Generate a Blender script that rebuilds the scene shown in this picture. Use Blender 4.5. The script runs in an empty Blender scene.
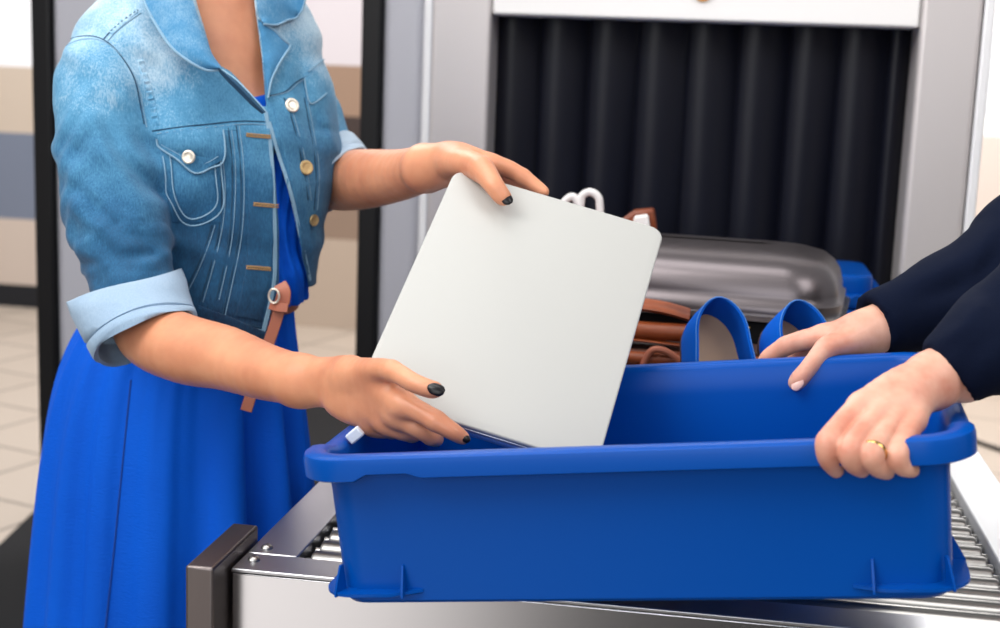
import bpy, bmesh, math, random
import numpy as np
from mathutils import Vector, Matrix
from mathutils.bvhtree import BVHTree
random.seed(4); rng = np.random.RandomState(7)
EYE = 1.34                                   # eye height of the camera above the floor
F = 1390.16                                  # focal length in pixels of the 1000 x 628 frame
M = np.array([[0.98661136, 0.15872718, 0.03746614], [-0.06395775, 0.16524024, 0.98417736], [-0.15002478, 0.97339681, -0.17317973]])
A3 = lambda *v: np.array(v, float)
UP = A3(0, 0, EYE)
def ray(x, y): return M.T @ A3((x-500)/F, -(y-314)/F, 1.0)
def at(x, y, Y): d = ray(x, y); return d*(Y/d[1])            # point seen at pixel x,y at distance Y into the room (eye-relative)
def onz(x, y, h): d = ray(x, y); return d*(-h/d[2])
def ppm(P): return (M[2] @ np.asarray(P))/F                  # metres per pixel at P
def proj(P):
    v = np.asarray(P) @ M.T
    return 500+F*v[..., 0]/v[..., 2], 314-F*v[..., 1]/v[..., 2]
C = bpy.context.scene.collection

# ---------------------------------------------------------------- materials
def s2l(c): return tuple(((v/255)/12.92 if v/255 <= .04045 else ((v/255+.055)/1.055)**2.4) for v in c)
def mat(name, col, rough=.5, metal=0, **kw):
    m = bpy.data.materials.new(name); m.use_nodes = True
    nt = m.node_tree; b = nt.nodes['Principled BSDF']
    b.inputs['Base Color'].default_value = (*s2l(col), 1); b.inputs['Roughness'].default_value = rough; b.inputs['Metallic'].default_value = metal
    for k, v in kw.items():
        if k == 'sss':
            b.inputs['Subsurface Weight'].default_value = v[0]; b.inputs['Subsurface Radius'].default_value = v[1]; b.inputs['Subsurface Scale'].default_value = v[2]
        elif k == 'coat': b.inputs['Coat Weight'].default_value = v; b.inputs['Coat Roughness'].default_value = .15
        elif k == 'sheen': b.inputs['Sheen Weight'].default_value = v
        elif k == 'spec': b.inputs['Specular IOR Level'].default_value = v
    return m
def N(m, t, **kw):
    n = m.node_tree.nodes.new(t)
    for k, v in kw.items():
        if k in n.inputs: n.inputs[k].default_value = v
        else: setattr(n, k, v)
    return n
def coords(m, scale=(1, 1, 1), rot=(0, 0, 0)):
    tc = N(m, 'ShaderNodeTexCoord'); mp = N(m, 'ShaderNodeMapping'); mp.inputs['Scale'].default_value = scale; mp.inputs['Rotation'].default_value = rot
    m.node_tree.links.new(tc.outputs['Object'], mp.inputs['Vector']); return mp.outputs['Vector']
def noise(m, vec, scale, detail=4, rough=.55):
    n = N(m, 'ShaderNodeTexNoise'); n.inputs['Scale'].default_value = scale; n.inputs['Detail'].default_value = detail; n.inputs['Roughness'].default_value = rough
    m.node_tree.links.new(vec, n.inputs['Vector']); return n.outputs['Fac']
def ramp(m, fac, stops):
    r = N(m, 'ShaderNodeValToRGB'); e = r.color_ramp.elements
    while len(e) < len(stops): e.new(.5)
    for i, (p, c) in enumerate(stops): e[i].position = p; e[i].color = (*s2l(c), 1)
    m.node_tree.links.new(fac, r.inputs[0]); return r.outputs['Color']
def link(m, out, name): m.node_tree.links.new(out, m.node_tree.nodes['Principled BSDF'].inputs[name])
def bump(m, fac, strength, dist=.001, prev=None):
    b = N(m, 'ShaderNodeBump'); b.inputs['Strength'].default_value = strength; b.inputs['Distance'].default_value = dist
    m.node_tree.links.new(fac, b.inputs['Height'])
    if prev is not None: m.node_tree.links.new(prev, b.inputs['Normal'])
    link(m, b.outputs['Normal'], 'Normal'); return b.outputs['Normal']
def rrange(m, fac, a, b, inp='Roughness'):
    r = N(m, 'ShaderNodeMapRange'); r.inputs['To Min'].default_value = a; r.inputs['To Max'].default_value = b
    m.node_tree.links.new(fac, r.inputs['Value']); link(m, r.outputs[0], inp)
def brushed(name, col, rough, sc=(1, 1, 60), aniso=0):
    m = mat(name, col, rough, 1); v = coords(m, sc); n = noise(m, v, 14, 3)
    rrange(m, n, rough*.85, rough*1.2); bump(m, n, .015, .0002)
    return m
MT = {}
m = MT['bin'] = mat('blue_plastic', (0, 75, 164), .30, spec=.16); v = coords(m); n = noise(m, v, 500, 2); bump(m, n, .05, .0004)
MT['shoe'] = m = mat('blue_suede', (4, 88, 190), .85, spec=.1); bump(m, noise(m, coords(m), 900, 2), .2, .0004)
MT['steel'] = brushed('brushed_steel', (205, 206, 210), .30)
MT['steel_x'] = mat('brushed_steel_long', (232, 232, 234), .2, 1)
MT['steel_dark'] = brushed('dark_steel', (120, 112, 110), .38, (60, 60, 1))
MT['frame_metal'] = brushed('satin_frame_metal', (200, 194, 193), .42, (60, 60, 1)); MT['frame_metal'].node_tree.nodes['Principled BSDF'].inputs['Metallic'].default_value = .35
MT['roller'] = mat('roller_metal', (168, 166, 163), .3, 1)
MT['white_metal'] = mat('white_painted_metal', (232, 232, 234), .35)
MT['white'] = mat('white_panel', (238, 236, 234), .5)
MT['black'] = mat('black_plastic', (7, 7, 10), .5, spec=.3)
MT['gap'] = mat('dark_machine_inside', (10, 10, 12), .8)
m = MT['curtain'] = mat('black_rubber', (12, 14, 26), .42, spec=.3); bump(m, noise(m, coords(m), 60, 3), .08, .002)
m = MT['laptop'] = mat('satin_aluminium', (182, 182, 178), .5, .0)
MT['lap_side'] = mat('aluminium_edge', (190, 194, 204), .3, .9)
MT['lap_slot'] = mat('dark_slot', (50, 50, 62), .4)
m = MT['skin'] = mat('tanned_skin', (222, 150, 112), .42, sss=(.12, (1, .35, .2), .008)); 
v = coords(m); link(m, ramp(m, noise(m, v, 22, 3), [(.3, (226, 158, 120)), (.7, (206, 136, 102))]), 'Base Color'); bump(m, noise(m, v, 420, 3), .22, .0006)
m = MT['skin_man'] = mat('fair_skin', (226, 172, 148), .45, sss=(.12, (1, .35, .2), .008))
v = coords(m); link(m, ramp(m, noise(m, v, 30, 3), [(.3, (230, 180, 156)), (.68, (210, 138, 114))]), 'Base Color'); bump(m, noise(m, v, 420, 3), .22, .0006)
MT['nail_black'] = mat('black_nail_polish', (10, 8, 14), .3, spec=.4)
MT['nail'] = mat('bare_nail', (236, 190, 176), .25)
MT['gold'] = mat('gold', (214, 176, 110), .2, 1)
MT['button'] = mat('pale_metal_button', (232, 222, 206), .3, .6)
m = MT['button_old'] = mat('ornate_metal_button', (206, 180, 130), .35, .8); bump(m, noise(m, coords(m), 700, 2), .8, .002)
MT['thread'] = mat('tan_thread', (176, 140, 92), .8)
MT['thread_pale'] = mat('pale_thread', (122, 158, 184), .8)
def denim(name, stops, z0, z1, fade=.5, weave=1500):
    m = mat(name, stops[0][1], .85, sheen=.12); nt = m.node_tree; v = coords(m)
    sep = N(m, 'ShaderNodeSeparateXYZ'); nt.links.new(v, sep.inputs[0])
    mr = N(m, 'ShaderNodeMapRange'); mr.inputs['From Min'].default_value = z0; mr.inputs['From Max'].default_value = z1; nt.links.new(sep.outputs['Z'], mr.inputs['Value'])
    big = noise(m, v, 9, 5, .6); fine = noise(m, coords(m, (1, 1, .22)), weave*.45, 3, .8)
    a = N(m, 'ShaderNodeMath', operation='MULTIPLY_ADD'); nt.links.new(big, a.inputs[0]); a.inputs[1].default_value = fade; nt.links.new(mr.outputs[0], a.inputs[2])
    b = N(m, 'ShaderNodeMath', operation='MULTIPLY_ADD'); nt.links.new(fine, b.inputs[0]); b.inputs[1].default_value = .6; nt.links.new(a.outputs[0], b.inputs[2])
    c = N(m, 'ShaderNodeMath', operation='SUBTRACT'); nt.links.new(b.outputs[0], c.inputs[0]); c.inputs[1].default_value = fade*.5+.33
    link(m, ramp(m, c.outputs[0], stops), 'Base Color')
    p = bump(m, fine, .35, .0008); bump(m, noise(m, v, 38, 4), .5, .004, p)
    return m
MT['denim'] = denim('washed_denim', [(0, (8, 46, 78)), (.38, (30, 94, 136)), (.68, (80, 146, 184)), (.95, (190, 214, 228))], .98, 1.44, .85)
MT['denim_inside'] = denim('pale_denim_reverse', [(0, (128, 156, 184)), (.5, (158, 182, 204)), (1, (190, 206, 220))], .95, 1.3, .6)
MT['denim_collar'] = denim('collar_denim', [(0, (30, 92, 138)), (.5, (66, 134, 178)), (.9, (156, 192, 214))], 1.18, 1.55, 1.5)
MT['denim_edge'] = mat('worn_denim_edge', (134, 170, 194), .9)
MT['denim_dark'] = mat('dark_denim_seam', (34, 72, 100), .9)
m = MT['dress'] = mat('blue_crepe', (0, 88, 208), .7, spec=.15); v = coords(m, (1, 1, 4)); n = noise(m, v, 150, 4); p = bump(m, n, .55, .0016)
link(m, ramp(m, noise(m, coords(m), 6, 2), [(.3, (0, 84, 202)), (.7, (0, 92, 214))]), 'Base Color')
m = MT['navy'] = mat('navy_wool', (3, 13, 36), .9, spec=.15); bump(m, noise(m, coords(m), 600, 3), .3, .0008)
MT['leather'] = m = mat('brown_leather', (142, 66, 26), .42); link(m, ramp(m, noise(m, coords(m), 14, 3), [(.35, (156, 76, 32)), (.7, (104, 44, 18))]), 'Base Color'); bump(m, noise(m, coords(m), 120, 3), .15, .001)
MT['leather_dark'] = mat('dark_brown_leather', (52, 22, 12), .5)
MT['belt'] = mat('tan_leather', (168, 98, 74), .5)
MT['insole'] = mat('beige_insole', (188, 156, 126), .7)
m = MT['case'] = mat('silver_hard_shell', (112, 105, 107), .32, .85); bump(m, noise(m, coords(m), 900, 2), .05, .0003)
MT['case_trim'] = mat('case_trim_silver', (200, 200, 204), .25, .9)
MT['trousers'] = mat('charcoal_trousers', (26, 28, 36), .85)
MT['hair'] = mat('brown_hair', (60, 36, 22), .5)
MT['mat_floor'] = m = mat('black_rubber_mat', (7, 8, 12), .75, spec=.3); bump(m, noise(m, coords(m), 200, 3), .2, .002)
MT['paper'] = mat('white_tag', (214, 222, 234), .5)
MT['cloth_white'] = mat('white_cloth', (236, 232, 230), .8)

# ---------------------------------------------------------------- mesh helpers
def obj(name, vs, fs, m, parent=None, smooth=True, shift=True):
    me = bpy.data.meshes.new(name)
    vs = np.asarray(vs, float)
    if shift: vs = vs + UP
    me.from_pydata([tuple(v) for v in vs.tolist()], [], [tuple(f) for f in (fs.tolist() if isinstance(fs, np.ndarray) else fs)])
    me.update()
    for mm in (m if isinstance(m, list) else [m]): me.materials.append(mm)
    if smooth: me.polygons.foreach_set('use_smooth', [True]*len(me.polygons))
    o = bpy.data.objects.new(name, me); C.objects.link(o)
    if parent: o.parent = parent; o.matrix_parent_inverse = parent.matrix_world.inverted() if False else Matrix.Translation(-parent.location) if parent.type == 'EMPTY' else Matrix()
    return o
def thing(name, label, cat, loc=(0, 0, 0), group=None):
    o = bpy.data.objects.new(name, None); C.objects.link(o); o.location = loc; o.empty_display_size = .05
    o['label'] = label; o['category'] = cat
    if group: o['group'] = group
    return o
def tag(o, label, cat, group=None):
    o['label'] = label; o['category'] = cat
    if group: o['group'] = group
    return o
def structure(o): o['kind'] = 'structure'; return o
class MB:
    def __init__(s): s.v = []; s.f = []
    def add(s, vs, fs):
        b = len(s.v); s.v.extend([tuple(map(float, v)) for v in vs]); s.f.extend([tuple(int(i)+b for i in f) for f in fs]); return s
    def box(s, lo, hi, R=None, o=None):
        vs = [A3(x, y, z) for x in (lo[0], hi[0]) for y in (lo[1], hi[1]) for z in (lo[2], hi[2])]
        if R is not None: vs = [o+R@v for v in vs]
        return s.add(vs, [(0, 1, 3, 2), (4, 6, 7, 5), (0, 4, 5, 1), (2, 3, 7, 6), (0, 2, 6, 4), (1, 5, 7, 3)])
    def tube(s, pts, r, n=10, cap=True, flat=None, closed=False):
        pts = [np.asarray(p, float) for p in pts]; k = len(pts); rs = r if hasattr(r, '__len__') else [r]*k
        up = None; rings = []
        for i, p in enumerate(pts):
            if closed: t = pts[(i+1) % k]-pts[i-1]
            else: t = pts[min(i+1, k-1)]-pts[max(i-1, 0)]
            t = t/(np.linalg.norm(t)+1e-12)
            if up is None:
                up = np.cross(t, A3(0, 0, 1) if abs(t[2]) < .9 else A3(1, 0, 0))
            up = up-t*(up@t); up /= np.linalg.norm(up)+1e-12; w = np.cross(t, up)
            rings.append([p+rs[i]*(math.cos(a)*up+math.sin(a)*w) for a in np.linspace(0, 2*math.pi, n, endpoint=False)])
        vs = [v for r_ in rings for v in r_]; fs = []
        for i in range(k if closed else k-1):
            j = (i+1) % k
            for q in range(n): fs.append((i*n+q, i*n+(q+1) % n, j*n+(q+1) % n, j*n+q))
        if cap and not closed: fs.append(tuple(range(n))[::-1]); fs.append(tuple((k-1)*n+q for q in range(n)))
        return s.add(vs, fs)
    def loft(s, rings, cap0=True, cap1=True):
        n = len(rings[0]); vs = [v for r_ in rings for v in r_]; fs = []
        for i in range(len(rings)-1):
            for q in range(n): fs.append((i*n+q, i*n+(q+1) % n, (i+1)*n+(q+1) % n, (i+1)*n+q))
        if cap0: fs.append(tuple(range(n))[::-1])
        if cap1: fs.append(tuple((len(rings)-1)*n+q for q in range(n)))
        return s.add(vs, fs)
    def prism(s, poly, e0, e1, axes):
        """poly 2D, extruded e0..e1; axes maps (u,v,e) to a point"""
        n = len(poly); vs = [axes(u, v_, e0) for u, v_ in poly]+[axes(u, v_, e1) for u, v_ in poly]
        fs = [(i, (i+1) % n, n+(i+1) % n, n+i) for i in range(n)]+[tuple(range(n))[::-1], tuple(range(n, 2*n))]
        return s.add(vs, fs)
    def build(s, name, m, parent=None, smooth=False, bevel=0, seg=2, shift=True, angle=35):
        if not s.v: print('EMPTY', name); return None
        o = obj(name, s.v, s.f, m, parent, smooth, shift)
        bm = bmesh.new(); bm.from_mesh(o.data); bmesh.ops.recalc_face_normals(bm, faces=bm.faces); bm.to_mesh(o.data); bm.free()
        if bevel:
            md = o.modifiers.new('bevel', 'BEVEL'); md.width = bevel; md.segments = seg; md.limit_method = 'ANGLE'; md.angle_limit = math.radians(angle); md.harden_normals = False
        if smooth or bevel:
            o.data.polygons.foreach_set('use_smooth', [True]*len(o.data.polygons))
            try: o.data.set_sharp_from_angle(angle=math.radians(angle))
            except Exception: pass
        return o
def rrect(x0, x1, y0, y1, r, n=8):
    """rounded rectangle outline, counter-clockwise"""
    out = []
    for cx, cy, a in ((x1-r, y0+r, -90), (x1-r, y1-r, 0), (x0+r, y1-r, 90), (x0+r, y0+r, 180)):
        for i in range(n+1):
            t = math.radians(a+90*i/n); out.append((cx+r*math.cos(t), cy+r*math.sin(t)))
    return out
def dense(ring, k=6):
    out = []
    for i in range(len(ring)):
        a = np.array(ring[i]); b = np.array(ring[(i+1) % len(ring)]); L = np.linalg.norm(b-a)
        q = max(1, int(L/.008) if k else 1)
        for j in range(q): out.append(tuple(a+(b-a)*j/q))
    return out
def spline(pts, per=8):
    P = [np.asarray(p, float) for p in pts]; P = [2*P[0]-P[1]]+P+[2*P[-1]-P[-2]]; out = []
    for i in range(1, len(P)-2):
        for t in np.linspace(0, 1, per, endpoint=False):
            a, b, c, d = P[i-1:i+3]
            out.append(.5*((2*b)+(-a+c)*t+(2*a-5*b+4*c-d)*t*t+(-a+3*b-3*c+d)*t**3))
    out.append(P[-2]); return out

# ---------------------------------------------------------------- camera, light, render look
cd = bpy.data.cameras.new('camera'); cam = bpy.data.objects.new('camera', cd); C.objects.link(cam)
cd.sensor_width = 36; cd.lens = F/1000*36; cd.clip_start = .05
Rw = Matrix(((M[0][0], M[1][0], -M[2][0]), (M[0][1], M[1][1], -M[2][1]), (M[0][2], M[1][2], -M[2][2])))
cam.matrix_world = Matrix.Translation((0, 0, EYE)) @ Rw.to_4x4()
cd.dof.use_dof = True; cd.dof.focus_distance = 1.28; cd.dof.aperture_fstop = 6.3
bpy.context.scene.camera = cam
sc = bpy.context.scene; sc.view_settings.view_transform = 'Standard'; sc.view_settings.look = 'None'; sc.view_settings.gamma = 1; sc.view_settings.use_curve_mapping = False; sc.view_settings.exposure = 0.0
w = bpy.data.worlds.new('bright_hall'); sc.world = w; w.use_nodes = True; nt = w.node_tree; bg = nt.nodes['Background']
tc = nt.nodes.new('ShaderNodeTexCoord'); sp = nt.nodes.new('ShaderNodeSeparateXYZ'); nt.links.new(tc.outputs['Generated'], sp.inputs[0])
rp = nt.nodes.new('ShaderNodeValToRGB'); mr = nt.nodes.new('ShaderNodeMapRange'); mr.inputs['From Min'].default_value = -1; mr.inputs['From Max'].default_value = 1
nt.links.new(sp.outputs['Z'], mr.inputs['Value']); nt.links.new(mr.outputs[0], rp.inputs[0])
e = rp.color_ramp.elements; e[0].position = 0; e[0].color = (.20, .18, .17, 1); e[1].position = 1; e[1].color = (1, 1, 1, 1)
for p_, c_ in ((.42, (.34, .32, .31)), (.5, (.62, .62, .63)), (.62, (.95, .96, 1))): q = e.new(p_); q.color = (*c_, 1)
# dark world patch behind right of the viewpoint, added to darken the metal's reflections
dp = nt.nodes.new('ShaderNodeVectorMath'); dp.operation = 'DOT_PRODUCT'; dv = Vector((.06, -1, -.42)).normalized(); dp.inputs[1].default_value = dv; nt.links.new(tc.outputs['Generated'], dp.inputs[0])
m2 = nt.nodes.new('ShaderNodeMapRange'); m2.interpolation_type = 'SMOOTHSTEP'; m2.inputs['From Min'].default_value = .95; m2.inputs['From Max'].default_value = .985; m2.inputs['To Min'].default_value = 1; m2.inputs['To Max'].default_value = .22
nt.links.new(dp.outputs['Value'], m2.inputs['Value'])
# bright world patch behind left, added to whiten the reflection in the front panel
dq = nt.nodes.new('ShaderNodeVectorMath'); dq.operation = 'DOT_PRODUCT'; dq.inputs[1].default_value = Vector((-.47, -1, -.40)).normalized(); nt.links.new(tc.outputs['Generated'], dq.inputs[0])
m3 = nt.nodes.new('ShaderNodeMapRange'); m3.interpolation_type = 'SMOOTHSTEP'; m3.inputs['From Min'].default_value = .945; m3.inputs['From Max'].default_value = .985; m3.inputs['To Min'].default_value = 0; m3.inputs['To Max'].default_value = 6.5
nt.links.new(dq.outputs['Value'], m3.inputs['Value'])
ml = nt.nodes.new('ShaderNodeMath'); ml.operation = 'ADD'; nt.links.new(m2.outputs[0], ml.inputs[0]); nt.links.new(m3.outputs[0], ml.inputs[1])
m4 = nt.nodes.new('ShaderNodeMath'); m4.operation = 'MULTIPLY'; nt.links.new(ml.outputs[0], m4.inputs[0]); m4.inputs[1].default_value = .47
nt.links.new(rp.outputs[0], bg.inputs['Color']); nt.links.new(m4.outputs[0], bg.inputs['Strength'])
def area(name, loc, to, sx, sy, power, col=(1, 1, 1)):
    l = bpy.data.lights.new(name, 'AREA'); l.shape = 'RECTANGLE'; l.size = sx; l.size_y = sy; l.energy = power; l.color = col
    o = bpy.data.objects.new(name, l); C.objects.link(o); o.location = loc
    o.rotation_euler = (Vector(to)-Vector(loc)).to_track_quat('-Z', 'Y').to_euler(); return o
area('unseen_overhead_light', (-1.3, .3, 2.7), (-.3, 1.4, 1.0), 1.4, 1.4, 42, (1, .98, .96))
area('front_fill_light', (-.5, -2.2, 1.9), (-.1, 1.6, 1.0), 2.6, 1.8, 36, (.97, .985, 1))  # unseen fill behind the camera, added to lift the tray front and skirt
area('unseen_overhead_light', (1.4, .5, 2.6), (.1, 1.5, 1.0), 1.2, 1.2, 18, (1, .98, .97))
area('unseen_overhead_light', (-1.4, 3.0, 2.8), (-.6, 1.7, 1.2), 1.0, 1.0, 22, (.95, .98, 1))
area('unseen_overhead_light', (.6, 5.2, 3.2), (0, 6, 0), 3.5, 1.5, 165, (1, .98, .96))  # unseen lamp, strengthened to brighten the background

area('unseen_overhead_light', (-3.4, 4.6, 3.1), (-3.2, 6.8, .9), 2.0, 1.5, 72, (1, .99, .97))  # unseen lamp added to brighten the left part of the far wall
area('unseen_overhead_light', (-.6, 1.5, 2.95), (-.2, 2.4, 1.0), 1.6, .8, 16, (1, .99, .98))
# ---------------------------------------------------------------- the setting
m = mat('beige_floor_tiles', (196, 182, 168), .45)
br = N(m, 'ShaderNodeTexBrick'); m.node_tree.links.new(coords(m, (1, 1, 1), (0, 0, math.radians(18))), br.inputs['Vector'])
br.inputs['Color1'].default_value = (*s2l((176, 162, 148)), 1); br.inputs['Color2'].default_value = (*s2l((186, 172, 158)), 1); br.inputs['Mortar'].default_value = (*s2l((128, 116, 106)), 1)
br.inputs['Scale'].default_value = 1; br.inputs['Brick Width'].default_value = .42; br.inputs['Row Height'].default_value = .42; br.inputs['Mortar Size'].default_value = .008; br.offset = 0
link(m, br.outputs['Color'], 'Base Color')
fl = MB().add([A3(-7, .15, -1.34), A3(5, .15, -1.34), A3(5, 9, -1.34), A3(-7, 9, -1.34)], [(0, 1, 2, 3)]).build('floor', m); structure(fl)
# matting: a dark rubber mat lying on the tiles round the check point
pm = [(-1.80, .6), (-1.879, 3.379), (-1.96, 3.86), (-1.5, 5.3), (.36, 5.3), (.36, .6)]
mm_ = MB().prism([(a*1.0, b) for a, b in pm], -1.34, -1.328, lambda u, v_, e_: A3(u, v_, e_)).build('floor_mat', MT['mat_floor'])
tag(mm_, 'black rubber floor mat under the conveyor and the two people', 'mat')
# far wall: painted in broad horizontal bands
YW = 6.8
def wallband(name, x0, x1, z0, z1, col, t=0.0, rough=.7):
    o = MB().box((x0, YW-t, z0), (x1, YW+.1, z1)).build(name, mat(name+'_paint', col, rough)); return o
wm = []
for (z0, z1, col) in ((-1.34, -1.22, (10, 12, 20)), (-1.22, -.87, (196, 180, 168)), (-.87, -.42, (112, 120, 138)), (-.42, -.08, (196, 180, 164)), (-.08, 2.2, (240, 240, 244))): wm.append((z0, z1, col))
mb = MB(); mats = [mat('wall_band', c_, .7) for _, _, c_ in wm]
for z0, z1, _ in wm: mb.box((-7, YW, z0), (-2.55, YW+.12, z1))
o = mb.build('wall_back', mats); structure(o)
for i, p in enumerate(o.data.polygons): p.material_index = i//6
mb = MB(); w2 = [(-1.34, -.88, (176, 158, 142)), (-.88, -.56, (138, 116, 100)), (-.56, -.26, (58, 44, 40)), (-.26, -.01, (150, 122, 102)), (-.01, 2.2, (206, 198, 202))]
for z0, z1, _ in w2: mb.box((-2.55, YW, z0), (.4, YW+.12, z1))
o = mb.build('wall_back', [mat('wall_band', c_, .7) for _, _, c_ in w2]); structure(o)
for i, p in enumerate(o.data.polygons): p.material_index = i//6
mb = MB(); w3 = [(-1.34, -.22, (222, 206, 196)), (-.22, -.13, (250, 250, 250)), (-.13, .25, (226, 228, 234)), (.25, 2.2, (250, 250, 252))]
for z0, z1, _ in w3: mb.box((.4, YW, z0), (5, YW+.12, z1))
o = mb.build('wall_back', [mat('wall_band', c_, .7) for _, _, c_ in w3]); structure(o)
for i, p in enumerate(o.data.polygons): p.material_index = i//6

# ---------------------------------------------------------------- metal detector gate left of the scanner
def pillar(x0, x1, Y, name='side_panel'):
    t = gate
    MB().box((x0, Y, -1.34), (x0+.046, Y+.5, .75)).build('edge_strip', MT['black'], t, bevel=.006)
    MB().box((x0+.046, Y+.01, -1.34), (x1, Y+.5, .75)).build(name, MT['gate_grey'], t, bevel=.02, seg=4)
MT['gate_grey'] = mat('grey_gate_panel', (176, 176, 184), .4)
gate = thing('metal_detector_gate', 'grey walk-through metal detector gate with black edges behind the woman', 'metal detector', (-1.1, 3.2, 0))
pillar(-.792, -.655, 3.0); pillar(-1.562, -1.39, 3.0)
MB().box((-.655, 3.0, -1.34), (-.613, 3.10, .75)).build('corner_trim', MT['white_metal'], gate, bevel=.012, seg=4)
MB().box((-1.562, 3.0, .75), (-.605, 3.5, .98)).build('top_panel', MT['gate_grey'], gate, bevel=.02)

# ---------------------------------------------------------------- x-ray scanner
YM = 2.2
scn = thing('x_ray_scanner', 'brushed metal baggage scanner with a white panel over its dark opening', 'baggage scanner', (0, 2.8, 0))
fr = MB()
XL0, XL1, XR0, XR1 = -.462, -.368, .279, .372
MB().box((XL0, YM-.02, -1.34), (XL1, YM+.10, .5)).build('frame_post', MT['frame_metal'], scn, bevel=.008, seg=3)
# the right post is wider and turned towards the opening
MB().box((XR0, YM-.02, -1.34), (XR1-.005, YM+.10, .5)).build('frame_post', MT['frame_metal'], scn, bevel=.008, seg=3)
MB().box((XR1-.003, YM-.02, -1.34), (XR1+.012, YM+1.1, .5)).build('side_cover', MT['white_metal'], scn, bevel=.004)
MB().box((XL0-.01, YM+.02, -1.34), (XL0-.001, YM+1.1, .5)).build('side_cover', MT['gate_grey'], scn, bevel=.004)
MB().box((XL1+.001, YM-.016, .084), (XR0-.001, YM+.08, .5)).build('top_panel', MT['white'], scn, bevel=.004)
MB().box((XL1, YM+.35, -.60), (XR0, YM+1.1, .5)).build('tunnel_back', MT['gap'], scn)
mb = MB(); mb.box((XL1, YM+.08, .10), (XR0, YM+.36, .12)); mb.box((XL1-.004, YM+.08, -.6), (XL1+.004, YM+.36, .12)); mb.box((XR0-.004, YM+.08, -.6), (XR0+.004, YM+.36, .12))
mb.build('tunnel_lining', MT['gap'], scn)
MB().box((XL1, YM-.01, -1.3), (XR0, YM+.3, -.5)).build('lower_panel', MT['frame_metal'], scn, bevel=.004)
# round orange mark on the white panel, only its foot shows
pc = at(703, -9, YM-.0165); mb = MB(); R_ = .0155
mb.loft([[A3(pc[0]+R_*math.cos(a), YM-.0165, pc[2]+R_*math.sin(a)) for a in np.linspace(0, 2*math.pi, 28, endpoint=False)], [A3(pc[0]+R_*math.cos(a), YM-.020, pc[2]+R_*math.sin(a)) for a in np.linspace(0, 2*math.pi, 28, endpoint=False)]])
mb.build('round_emblem', mat('orange_print', (206, 140, 40), .5), scn)
# curtain of rubber strips
cur = thing('lead_curtain', 'curtain of overlapping black rubber strips hanging in the scanner opening', 'curtain', (0, YM+.06, 0))
xs = [-.368+.0]+[at(x, 150, YM+.06)[0] for x in (538, 586, 634, 683, 734, 785, 833, 882)]+[.281]
for i in range(len(xs)-1):
    x0, x1 = xs[i]-.003, xs[i+1]+.004; rings = []
    for z in np.linspace(.10, -.432, 14):
        r1 = []; k = 12
        wav = .004*math.sin(i*1.7+z*5)
        for j in range(k+1):
            u = j/k; X = x0+(x1-x0)*u
            Yb = YM+.060-.016*math.sin(math.pi*min(1, u*1.15)**.8)+.012*u+wav*u
            r1.append(A3(X, Yb, z))
        r2 = [p+A3(0, .0035, 0) for p in r1[::-1]]
        rings.append(r1+r2)
    MB().loft(rings).build('curtain_strip', MT['curtain'], cur, smooth=True, angle=50)

# ---------------------------------------------------------------- roller conveyor
H = .44
cv = thing('roller_conveyor', 'steel roller conveyor table leading up to the scanner opening', 'conveyor', (0, 1.6, 0))
XI0, XI1 = -.355, .283; YN, YF = 1.114, 2.175
MB().box((XI0-.0475, YN+.043, -H-.05), (XI0, YF, -H+.0)).build('side_rail', MT['steel_x2'] if 'steel_x2' in MT else MT['steel'], cv, bevel=.0015)
MB().box((XI1, YN+.0, -H-.05), (XI1+.052, YF, -H+.0)).build('side_rail', MT['white_metal'], cv, bevel=.0015)
mb = MB(); mb.box((XI0-.047, YN, -H-.004), (XI1-.0, YN+.042, -H)); mb.build('end_plate', MT['steel'], cv, bevel=.0012)
mb = MB(); mb.box((XI0-.046, YN+.001, -H-.17), (XI1-.0, YN+.006, -H-.0045)); mb.build('front_panel', MT['steel_x'], cv, bevel=.001)
MB().box((XI0-.0745, 1.077, -H-.9), (XI0-.0495, 1.195, -H+.013)).build('end_post', MT['steel_dark'], cv, bevel=.0025, seg=3)
MB().box((XI0-.0, YN+.045, -H-.12), (XI1, YF, -H-.035)).build('underframe', MT['gap'], cv)
for X in (XI0-.03, XI1+.03):
    for Y in (1.25, 2.05): MB().box((X-.02, Y, -1.34), (X+.02, Y+.04, -H-.05)).build('leg', MT['steel_dark'], cv, bevel=.003)
for (x, y) in ((254, 560), (267, 548)):
    p = onz(x, y, H); mb = MB()
    rr = lambda r, z: [A3(p[0]+r*math.cos(a), p[1]+r*math.sin(a), -H+z) for a in np.linspace(0, 2*math.pi, 18, endpoint=False)]
    mb.loft([rr(.0056, 0), rr(.0056, .0012), rr(.004, .003), rr(.0022, .0036)], True, True)
    mb.box((-.0006, -.0028, .0030), (.0006, .0028, .0040), np.eye(3), A3(p[0], p[1], -H))
    mb.build('screw', MT['roller'], cv, smooth=True)
Y = YN+.066; k = 0
while Y < YF-.02:
    mb = MB(); r = .0112
    ring = lambda X, q: [A3(X, Y+q*math.cos(a), -H-.013+q*math.sin(a)) for a in np.linspace(0, 2*math.pi, 20, endpoint=False)]
    mb.loft([ring(XI0+.002, .004), ring(XI0+.008, .004), ring(XI0+.0081, r*.86), ring(XI0+.011, r), ring(XI1-.011, r), ring(XI1-.0081, r*.86), ring(XI1-.008, .004), ring(XI1-.002, .004)])
    mb.build('roller', MT['roller'], cv, smooth=True, angle=40); Y += .0300; k += 1

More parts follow.
